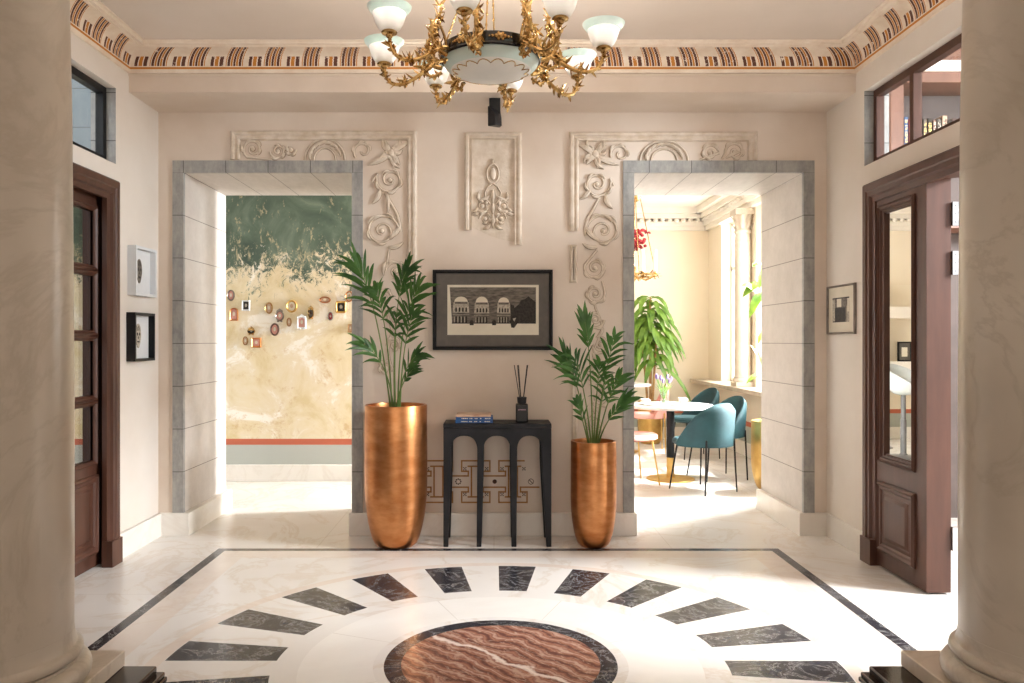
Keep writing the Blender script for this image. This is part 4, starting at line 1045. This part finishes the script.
def chair(name, label, col, legm, w=.235, htop=.835, group=None, wrap=98):
    t = thing(name, label, 'chair', (0,0,0), group)
    # seat pad: local forward is +y
    b = MB(); n = 40; rings = []
    for s, z in ((.0,.425),(.90,.425),(1.0,.44),(1.0,.47),(.94,.488),(.6,.494),(0,.496)):
        rings.append([(w*s*math.copysign(abs(math.cos(q))**.8, math.cos(q)), .025+(.255*s)*math.copysign(abs(math.sin(q))**.85, math.sin(q)), z) for q in [2*PI*k/n for k in range(n)]])
    vs = [q for r_ in rings for q in r_]; b.add(vs, [(j*n+k, j*n+(k+1)%n, (j+1)*n+(k+1)%n, (j+1)*n+k) for j in range(6) for k in range(n)])
    b.build('seat', col, t)
    # shell-shaped back
    b = MB(); na, nz = 36, 10; am = R(wrap); outer, innr = [], []
    for i in range(na+1):
        a = -am + 2*am*i/na; top = .46 + (htop-.46)*max(0, 1-abs(a/am)**2.3)
        for j in range(nz+1):
            s = j/nz; z = .43 + (top-.43)*s; k = 1+.10*s - .12*max(0, (z-.70)/.135)**2*.6
            ru, rv = (w+.022)*k, (.245+.012)*k
            edge = .021*math.sqrt(max(0, 1-max(0, (s-.86)/.14)**2)) + .002
            for lst, o in ((outer, edge), (innr, -edge)): lst.append(((ru+o)*math.sin(a), .005-(rv+o)*math.cos(a), z))
    m = nz+1; N = len(outer); fs = []
    for i in range(na):
        for j in range(nz):
            q = (i*m+j, (i+1)*m+j, (i+1)*m+j+1, i*m+j+1); fs.append(q); fs.append(tuple(N+x for x in reversed(q)))
        fs.append((i*m+nz, (i+1)*m+nz, N+(i+1)*m+nz, N+i*m+nz)); fs.append((i*m, N+i*m, N+(i+1)*m, (i+1)*m))
    for i in (0, na):
        for j in range(nz): fs.append((i*m+j, i*m+j+1, N+i*m+j+1, N+i*m+j))
    b.add(outer+innr, fs); b.build('backrest', col, t, angle=60)
    for (x, y, xt, yt, zt) in ((-.207,-.226,-.18,-.215,.50),(.207,-.226,.18,-.215,.50),(-.207,.226,-.16,.17,.43),(.207,.226,.16,.17,.43)):
        b = MB(); b.tube([(x,y,0),(xt,yt,zt)], [.007,.0095], 10); b.build('leg', legm, t)
    return t
def face(fx, fy): return math.atan2(-fx, fy)
g = 'teal velvet chairs in the dining room'
c0 = chair('dining_chair', 'teal velvet shell chair nearest, with its back towards the hall', 'teal', 'black_paint', group=g)
dup(c0, (2.28, 8.15, 0), face(-.97,-.24), 'teal velvet chair at the right of the marble table, by the gold planter')
dup(c0, (2.42, 9.62, 0), face(-.97,-.20), 'teal velvet chair farthest back, below the stone sill')
c0.location = (1.958, 7.467, 0); c0.rotation_euler = (0,0,face(-.53,.85))
p0 = chair('dining_chair', 'pink velvet chair with gold legs, facing away from the window at the rear table', 'pink', 'gold_pale', .2, .86, 'pink velvet chairs in the dining room', 72)
dup(p0, (1.335, 7.86, 0), face(.93,.25), 'pink velvet chair half hidden by the stone surround, nearest the hall')
p0.location = (1.93, 10.12, 0); p0.rotation_euler = (0,0,face(-.98,.1))

# things on the table
hT = .757
v = thing('flower_vase', 'clear glass vase of violet buds on the round marble table', 'vase', (X(664,8.1), 8.12, hT)); vx, vy = v.location.x, v.location.y
b = MB(); b.lathe([(.001,0),(.036,0),(.038,.004),(.036,.06),(.040,.12),(.046,.15),(.043,.15),(.036,.12),(.033,.06),(.033,.008),(.001,.008)], (vx,vy,hT+.001), 28); b.build('glass', 'vase_glass', v)
rnd = random.Random(3)
for k in range(7):
    a = 2*PI*k/7; e = (vx+.075*math.cos(a), vy+.06*math.sin(a), hT+.235+rnd.uniform(-.02,.05)); s0 = (vx-.015*math.cos(a), vy-.015*math.sin(a), hT+.02)
    b = MB(); b.tube([s0, ((s0[0]+e[0])/2, (s0[1]+e[1])/2, (s0[2]+e[2])/2+.01), e], .004, 6, 0)
    b.tube([e, (e[0]+.004*math.cos(a), e[1], e[2]+.028), (e[0]+.006*math.cos(a), e[1], e[2]+.052)], [.010,.013,.004], 8, 1)
    b.blade([(vx,vy,hT+.03),(vx+.045*math.cos(a+.4),vy+.045*math.sin(a+.4),hT+.14),(vx+.11*math.cos(a+.4),vy+.09*math.sin(a+.4),hT+.20)], [.004,.012,.001], (0,0,1), .2, 2)
    b.build('flower', ['stem', 'purple', 'bright_leaf'], v)
def dish(kind, label, px, d, r, grp):
    x, y = X(px, d), d; t = thing(kind, label, 'plate' if kind == 'plate' else 'cup', (x, y, hT), grp)
    if kind == 'plate':
        b = MB(); b.lathe([(.001,0),(r*.6,0),(r*.95,.012),(r,.016),(r*.93,.016),(r*.6,.005),(.001,.005)], (x,y,hT+.0005), 32); b.build('dish', 'porcelain', t)
    else:
        b = MB(); b.lathe([(.001,0),(.05,.001),(.066,.008),(.05,.006),(.022,.006),(.026,.012),(.038,.05),(.040,.058),(.037,.058),(.03,.02),(.001,.016)], (x,y,hT+.0005), 28); b.build('bowl', 'porcelain', t)
        b = MB(); b.tube([(x+.036,y,hT+.05),(x+.058,y,hT+.048),(x+.058,y,hT+.028),(x+.034,y,hT+.022)], .004, 6); b.build('handle', 'porcelain', t)
    return t
dish('cup', 'white cup at the left end of the round marble table', 644.5, 8.05, .05, 'cups on the table')
dish('plate', 'white plate between the left cup and the flower vase', 652.5, 7.92, .085, 'plates on the table')
dish('plate', 'white plate at the near right of the vase on the marble table', 678, 7.86, .085, 'plates on the table')
dish('cup', 'white cup right of the flower vase on the marble table', 682, 8.22, .05, 'cups on the table')

# gold planters with their plants
planter('gold planter by the dining room window, beside the stone jamb', 2.615, 7.43, .655, .205, .207, .12, 'gold_pale')
planter('gold planter at the back of the dining room holding the tall drooping plant', 2.14, 10.9, .58, .17, .172, .12, 'gold_pale')
t = thing('rubber_plant', 'rubber plant with broad yellow-green leaves by the dining room window', 'plant', (2.615, 7.43, .61)); rnd = random.Random(6)
b = MB()
stems = [[(2.60,7.43,.60),(2.62,7.44,1.2),(2.60,7.46,1.75),(2.56,7.5,2.05)], [(2.64,7.42,.60),(2.70,7.40,1.0),(2.66,7.46,1.35),(2.68,7.4,1.6)]]
for s in stems: b.tube(s, [.012,.010,.008,.005], 7)
b.build('stem', 'stem', t)
b = MB()
def rleaf(p, tip, w, sag=.05):
    p, tip = Vector(p), Vector(tip); pts = [p.lerp(tip, q) + Vector((0,0,sag*math.sin(PI*q))) for q in (0,.12,.3,.5,.7,.87,1)]
    b.blade(pts, [w*q for q in (.06,.35,.85,1,.85,.5,.03)], (0,-.75,.55), .22)
for (q0, q1, w) in (((762,300),(744,285),.036),((764,285),(745,297),.040),((764,292),(750,318),.042),((764,270),(752,267),.03),((764,270),(757,290),.036),
    ((766,378),(748,384),.024),((764,350),(757,336),.028),((764,372),(752,345),.02),((766,330),(758,345),.024),((770,260),(782,250),.04),((770,300),(788,312),.04),((768,345),(784,352),.035)):
    rleaf((X(q0[0],7.46),7.46,Z(q0[1],7.46)), (X(q1[0],7.34),7.34+rnd.uniform(-.05,.1),Z(q1[1],7.34)), w)
b.build('foliage', 'rubber_leaf', t)
t = thing('dracaena_plant', 'tall plant with long drooping green leaves in the dining room corner', 'plant', (2.14, 11.0, .54)); rnd = random.Random(9)
b = MB(); tops = []
for (dx_, dy_, z) in ((0,0,2.0),(-.08,.05,1.72),(.06,-.05,1.55),(.02,.07,1.82)):
    b.tube([(2.14+dx_*.4,10.9+dy_*.4,.53),(2.14+dx_,10.9+dy_,1.2),(2.14+dx_*1.3,10.9+dy_*1.3,z)], [.018,.015,.012], 8); tops.append((2.14+dx_*1.3,10.9+dy_*1.3,z))
b.build('trunk', 'trunk', t)
b = MB()
for (x, y, z), nlf in zip(tops, (34,28,24,28)):
    for k in range(nlf):
        a = k*2.399+rnd.random(); ln = rnd.uniform(.34,.56); h0 = z - .55*(k/nlf); el = rnd.uniform(.0,1.0)
        d = Vector((math.cos(a)*math.cos(el), math.sin(a)*math.cos(el)*.75, math.sin(el)))
        pts = [Vector((x,y,h0)) + d*ln*q*(1-.12*q) - Vector((0,0,1))*ln*.95*q**2 for q in (0,.15,.35,.55,.75,.9,1)]
        for p in pts: p.y = min(p.y, YF-.06)
        b.blade(pts, [w*.040 for w in (.35,.75,1,1,.85,.5,.05)], (0,-.5,1), .25)
b.build('foliage', 'bright_leaf', t)

# hanging lamp with candle tubes
hx, hy = X(634, 8.9), 8.9
h = thing('candle_chandelier', 'small gilt chandelier with white candle tubes in the dining room', 'chandelier', (hx, hy, 2.2))
b = MB(); b.tube([(hx,hy,2.10),(hx,hy,3.28)], .012, 8)
b.lathe([(.001,2.06),(.02,2.08),(.05,2.12),(.02,2.16),(.03,2.20),(.012,2.24)], (hx,hy,0), 20); b.lathe([(.02,2.95),(.07,2.98),(.09,3.02),(.04,3.05),(.012,3.06)], (hx,hy,0), 20); b.build('stem', 'gold_brass', h)
b = MB(); b.lathe([(.245,2.13),(.255,2.12),(.265,2.13),(.255,2.142),(.245,2.13)], (hx,hy,0), 40, cap=False)
rnd = random.Random(1)
for k in range(36):
    a = 2*PI*k/36; acanth(b, (hx+.255*math.cos(a),hy+.255*math.sin(a),2.13), (math.cos(a)*rnd.uniform(-.5,1), math.sin(a)*rnd.uniform(-.5,1), rnd.uniform(-1,.6)), (0,0,1), .07, .012, .4)
b.build('gilt_hoop', 'gold_brass', h)
for k in range(8):
    a = 2*PI*k/8+.2; x, y = hx+.25*math.cos(a), hy+.25*math.sin(a)
    b = MB(); b.tube([(hx+.03*math.cos(a),hy+.03*math.sin(a),2.12),(hx+.14*math.cos(a),hy+.14*math.sin(a),2.08),(x,y,2.13)], .007, 7); ar = b.build('arm', 'gold_brass', h)
    b = MB(); b.lathe([(.001,2.14),(.03,2.15),(.03,2.155),(.022,2.16)], (x,y,0), 16); b.lathe([(.022,2.16),(.022,2.40),(.018,2.40),(.018,2.17)], (x,y,0), 16, 1, cap=False); b.build('candle_tube', ['gold_brass', 'porcelain'], ar)
for k in range(4):
    a = PI/2*k+.05; b = MB(); b.cyl((hx+.25*math.cos(a),hy+.25*math.sin(a),2.13),(hx+.07*math.cos(a),hy+.07*math.sin(a),3.0), .005, seg=6); b.build('chain', 'gold_brass', h)
f = thing('flower_garland', 'bunch of red flowers tied to the stem of the candle chandelier', 'flowers', (hx+.06, hy-.05, 2.45)); rnd = random.Random(12)
b = MB()
for k in range(46): b.ell((hx+.04+rnd.gauss(0,.035), hy-.05+rnd.gauss(0,.03), 2.53+rnd.uniform(-.11,.11)), (.022,.022,.018), 7, 5)
for k in range(5): b.ell((hx+.12+k*.012, hy-.05, 2.60+.01*(k % 2)), (.012,.012,.010), 7, 5)
b.build('blossoms', 'red', f)

# column on the sill, radiator, stools
t = thing('sill_column', 'slim pale column standing on the stone sill between the dining room windows', 'column', (2.98, 9.53, SZ))
b = MB(); b.box(2.98-.115, 2.98+.099, 9.53-.115, 9.53+.115, SZ, SZ+.05); b.build('plinth', 'marble_plinth', t, bevel=.004)
b = MB(); b.lathe([(.11,SZ+.05),(.113,SZ+.07),(.105,SZ+.09),(.10,SZ+.095),(.103,SZ+.11),(.094,SZ+.13),(.092,2.6),(.085,2.68),(.10,2.70),(.10,2.72)], (2.975,9.53,0), 36); b.build('shaft', 'marble_plinth', t)
b = MB(); b.lathe([(.086,2.72),(.09,2.80),(.115,2.90)], (2.975,9.53,0), 24)
for k in range(10):
    a = 2*PI*k/10
    for z0 in (2.73, 2.81): acanth(b, (2.975+.088*math.cos(a),9.53+.088*math.sin(a),z0), (math.cos(a)*.25,math.sin(a)*.25,1), (math.cos(a),math.sin(a),0), .09, .02, .5)
b.box(2.86, XD-.001, 9.41, 9.65, 2.90, 2.97); b.build('capital', 'marble_plinth', t)
t = thing('radiator', 'grey ribbed radiator under the stone sill', 'radiator', (2.98, 8.3, .2))
for k in range(10):
    y = 7.95+k*.075; b = MB(); b.box(2.93, 3.04, y, y+.055, .22, .76); b.build('fin', 'radiator', t, bevel=.015, seg=3)
b = MB(); b.cyl((2.985,7.95,.27),(2.985,8.68,.27), .02); b.cyl((2.985,7.95,.71),(2.985,8.68,.71), .02); b.cyl((2.985,8.0,.0),(2.985,8.0,.25), .015); b.cyl((2.985,8.63,.0),(2.985,8.63,.25), .015); b.build('pipe', 'radiator', t)
def stool(label, x, y, rz):
    t = thing('bar_stool', label, 'stool', (x, y, 0), 'bar stools')
    b = MB(); b.lathe([(.001,0),(.21,0),(.212,.006),(.19,.014),(.05,.03),(.034,.05)], (x,y,0), 40); b.build('base', 'radiator', t)
    b = MB(); b.lathe([(.034,.04),(.034,.45),(.028,.455),(.028,.76),(.07,.78)], (x,y,0), 24); b.build('pole', 'radiator', t)
    b = MB(); na, nz = 32, 8; vs = []
    for i in range(na+1):
        a = -PI + 2*PI*i/na; back = max(0, math.cos(a/2))**1.4; top = .86 + .27*back
        for j in range(nz+1):
            s = j/nz; z = .77 + (top-.77)*s**1.5; r = .06 + (.20-.06)*s**.6 + .02*s
            vs.append((x+r*math.sin(a+rz), y-r*math.cos(a+rz), z))
    m = nz+1; b.add(vs, [(i*m+j,(i+1)*m+j,(i+1)*m+j+1,i*m+j+1) for i in range(na) for j in range(nz)] + [[i*m for i in range(na)]])
    o = b.build('shell_seat', 'grey_shell', t); md = o.modifiers.new('thickness', 'SOLIDIFY'); md.thickness = .02
    b = MB(); b.lathe([(.001,.80),(.13,.82),(.15,.845),(.12,.86),(.001,.865)], (x,y,0), 24); b.build('cushion', 'grey_shell', t)
    return t
stool('grey bar stool seen in the door mirror, its pole in full view', -.13, 9.6, 2.6)
stool('grey bar stool in the door mirror, at the left behind the other one', -.22, 10.5, 2.9)

# bookcase behind the right-hand high window
t = thing('bookcase', 'tall brown bookcase seen through the high window on the right', 'bookcase', (3.5, 6.1, 0))
b = MB(); b.box(2.98, 3.08, 5.98, 6.34, 0, 3.42); b.box(4.3, 4.4, 5.98, 6.34, 0, 3.42); b.build('side_panel', 'shelf_wood', t, bevel=.004)
b = MB(); b.box(2.98, 4.4, 5.97, 6.34, 3.34, 3.42); b.build('cornice', 'shelf_wood', t, bevel=.004)
b = MB(); b.box(3.08, 4.3, 6.30, 6.34, 0, 3.34); b.build('back_panel', 'shade_dark', t, smooth=False)
for z in (2.28, 2.88): b = MB(); b.box(3.08, 4.3, 6.0, 6.3, z-.03, z); b.build('shelf', 'shelf_wood', t, bevel=.003)
b = MB(); b.box(2.98, 4.4, 6.02, 6.34, 3.50, 4.09); b.build('upper_panel', 'shelf_wood', t, smooth=False)
b = MB(); b.box(2.98, 4.4, 5.95, 6.34, 3.42, 3.50); b.build('pale_band', 'white_paint', t, smooth=False)
BK = [(.032,.225,'blue_cover','blue book with a gold band, leftmost on the bookcase shelf','gold_pale'),(.018,.21,'red','thin red book beside the blue one on the high shelf','paper'),(.034,.22,'ink_dark','dark book with large pale blue lettering on its spine','cyan'),
 (.030,.205,'ink_mid','grey book with gold lettering right of the pale-blue-lettered one','gold_pale'),(.036,.215,'ink_dark','dark book with a row of gold letters, two right of the blue-lettered one','gold_pale'),(.028,.20,'shelf_wood','brown book with cream lettering on the high shelf','paper'),
 (.034,.21,'ink_mid','grey book with a cream title, left of the tall tan book','paper'),(.040,.235,'tan_cover','tall tan book standing above its neighbours on the high shelf','ink_dark'),(.030,.20,'ink_dark','short dark book right of the tall tan one','paper'),(.034,.215,'brown_wood','dark brown book at the right end of the high shelf row','gold_pale')]
MT['cyan'] = simple('pale_blue_print', srgb(130,210,222), srgb(110,196,210), 9, .6)
x = 3.122; rnd = random.Random(21)
for k, (w, hh, cm, lab, tm) in enumerate(BK):
    if k == 2: x += .05
    bk = thing('book', lab, 'book', (x+w/2, 6.12, 2.88), 'books on the high shelf')
    z0 = 2.8805
    b = MB(); b.box(x, x+w, 6.06, 6.064, z0, z0+hh); b.box(x, x+.003, 6.06, 6.22, z0, z0+hh); b.box(x+w-.003, x+w, 6.06, 6.22, z0, z0+hh); b.build('cover', cm, bk, smooth=False)
    b = MB(); b.box(x+.003, x+w-.003, 6.064, 6.215, z0+.003, z0+hh-.004); b.build('page_block', 'pages', bk, smooth=False)
    b = MB(); z = z0+.03
    while z < z0+hh-.035:
        l = rnd.uniform(.012,.024); y_ = 6.0592
        b.box(x+w*.22, x+w*.78, y_, 6.061, z, z+l*.28)
        if rnd.random() > .4: b.box(x+w*.22, x+w*.38, y_, 6.061, z, z+l)
        if rnd.random() > .4: b.box(x+w*.62, x+w*.78, y_, 6.061, z, z+l)
        z += l+.008
    b.build('spine_title', tm, bk, smooth=False)
    x += w+.004

# ================================================================== LIGHT, SKY, CAMERA
def area(name, loc, target, sx, sy, power, col, spread=180):
    l = bpy.data.lights.new(name, 'AREA'); l.shape = 'RECTANGLE'; l.size = sx; l.size_y = sy; l.energy = power; l.color = col; l.spread = R(spread)
    o = bpy.data.objects.new(name, l); COL.objects.link(o); o.location = loc
    o.rotation_euler = (Vector(target)-Vector(loc)).to_track_quat('-Z', 'Y').to_euler(); return o
WARM = (1,.90,.78); COOL = (.94,.97,1.0); NEU = (1,.965,.92)
sun = bpy.data.lights.new('sun', 'SUN'); sun.energy = 10; sun.angle = R(1.2); sun.color = (1,.96,.90)
so = bpy.data.objects.new('sun', sun); COL.objects.link(so); so.location = (6,10,8)
so.rotation_euler = Vector((-.60,-.22,-1)).to_track_quat('-Z', 'Y').to_euler()
area('daylight_window_far', (3.42, (W1[0]+W1[1])/2, 1.9), (0, 10, 1.5), 1.0, 2.0, 60, NEU)
area('daylight_window_near', (3.42, (W2[0]+W2[1])/2, 1.9), (0, 7.6, 1.2), 2.1, 2.0, 150, NEU)
area('fill_corridor', (3.45, 7.45, 1.9), (-2.0, 7.2, .2), .45, 1.7, 250, (1,.985,.97), 90)  # added beam at the near window's end, brightens the corridor floor
area('daylight_right_room', (6.0, 3.05, 3.1), (0, 4.2, .0), 1.1, 1.2, 370, COOL, 120)
area('fill_hall_rear', (0.3, -4.0, 2.0), (0, 5, 1.6), 4.4, 2.6, 60, NEU)  # added fill lamp behind the camera; the rear wall has no window
area('fill_left_room', (-3.0, 3.2, 3.6), (-3.2, 6.0, 2.5), .5, 1.2, 14, COOL)  # added lamp for the wall beyond the high left window
area('right_room_bookcase', (4.6, 3.6, 3.9), (3.6, 6.0, 3.0), 1.0, 1.0, 10, NEU)
for k in range(8):
    a = R(78.5 - 45*k); l = bpy.data.lights.new('shade_fill', 'POINT'); l.energy = 8; l.color = (1,.93,.85); l.shadow_soft_size = .03  # point lights added to fill the hall; the chandelier itself is unlit
    o = bpy.data.objects.new('shade_fill', l); COL.objects.link(o); o.location = (CX+.49*math.cos(a), CY+.49*math.sin(a), 2.735)
w = bpy.data.worlds.new('sky'); sc.world = w; w.use_nodes = True
bg = w.node_tree.nodes['Background']; bg.inputs[0].default_value = (.96,.98,1,1); bg.inputs[1].default_value = 2.0

cam = bpy.data.cameras.new('camera'); co = bpy.data.objects.new('camera', cam); COL.objects.link(co)
co.location = (0, 0, H); co.rotation_euler = (PI/2, 0, 0)
cam.sensor_width = 36; cam.lens = F/1024*36; cam.shift_x = (512-VX)/1024; cam.shift_y = (VY-341.5)/1024
cam.clip_start = .05; sc.camera = co
sc.view_settings.view_transform = 'Standard'; sc.view_settings.look = 'None'
sc.view_settings.gamma = 1; sc.view_settings.use_curve_mapping = False; sc.view_settings.exposure = 0.2
sc.cycles.use_denoising = True
sc.cycles.max_bounces = 10; sc.cycles.diffuse_bounces = 6; sc.cycles.glossy_bounces = 4; sc.cycles.transparent_max_bounces = 12
sc.cycles.sample_clamp_indirect = 6
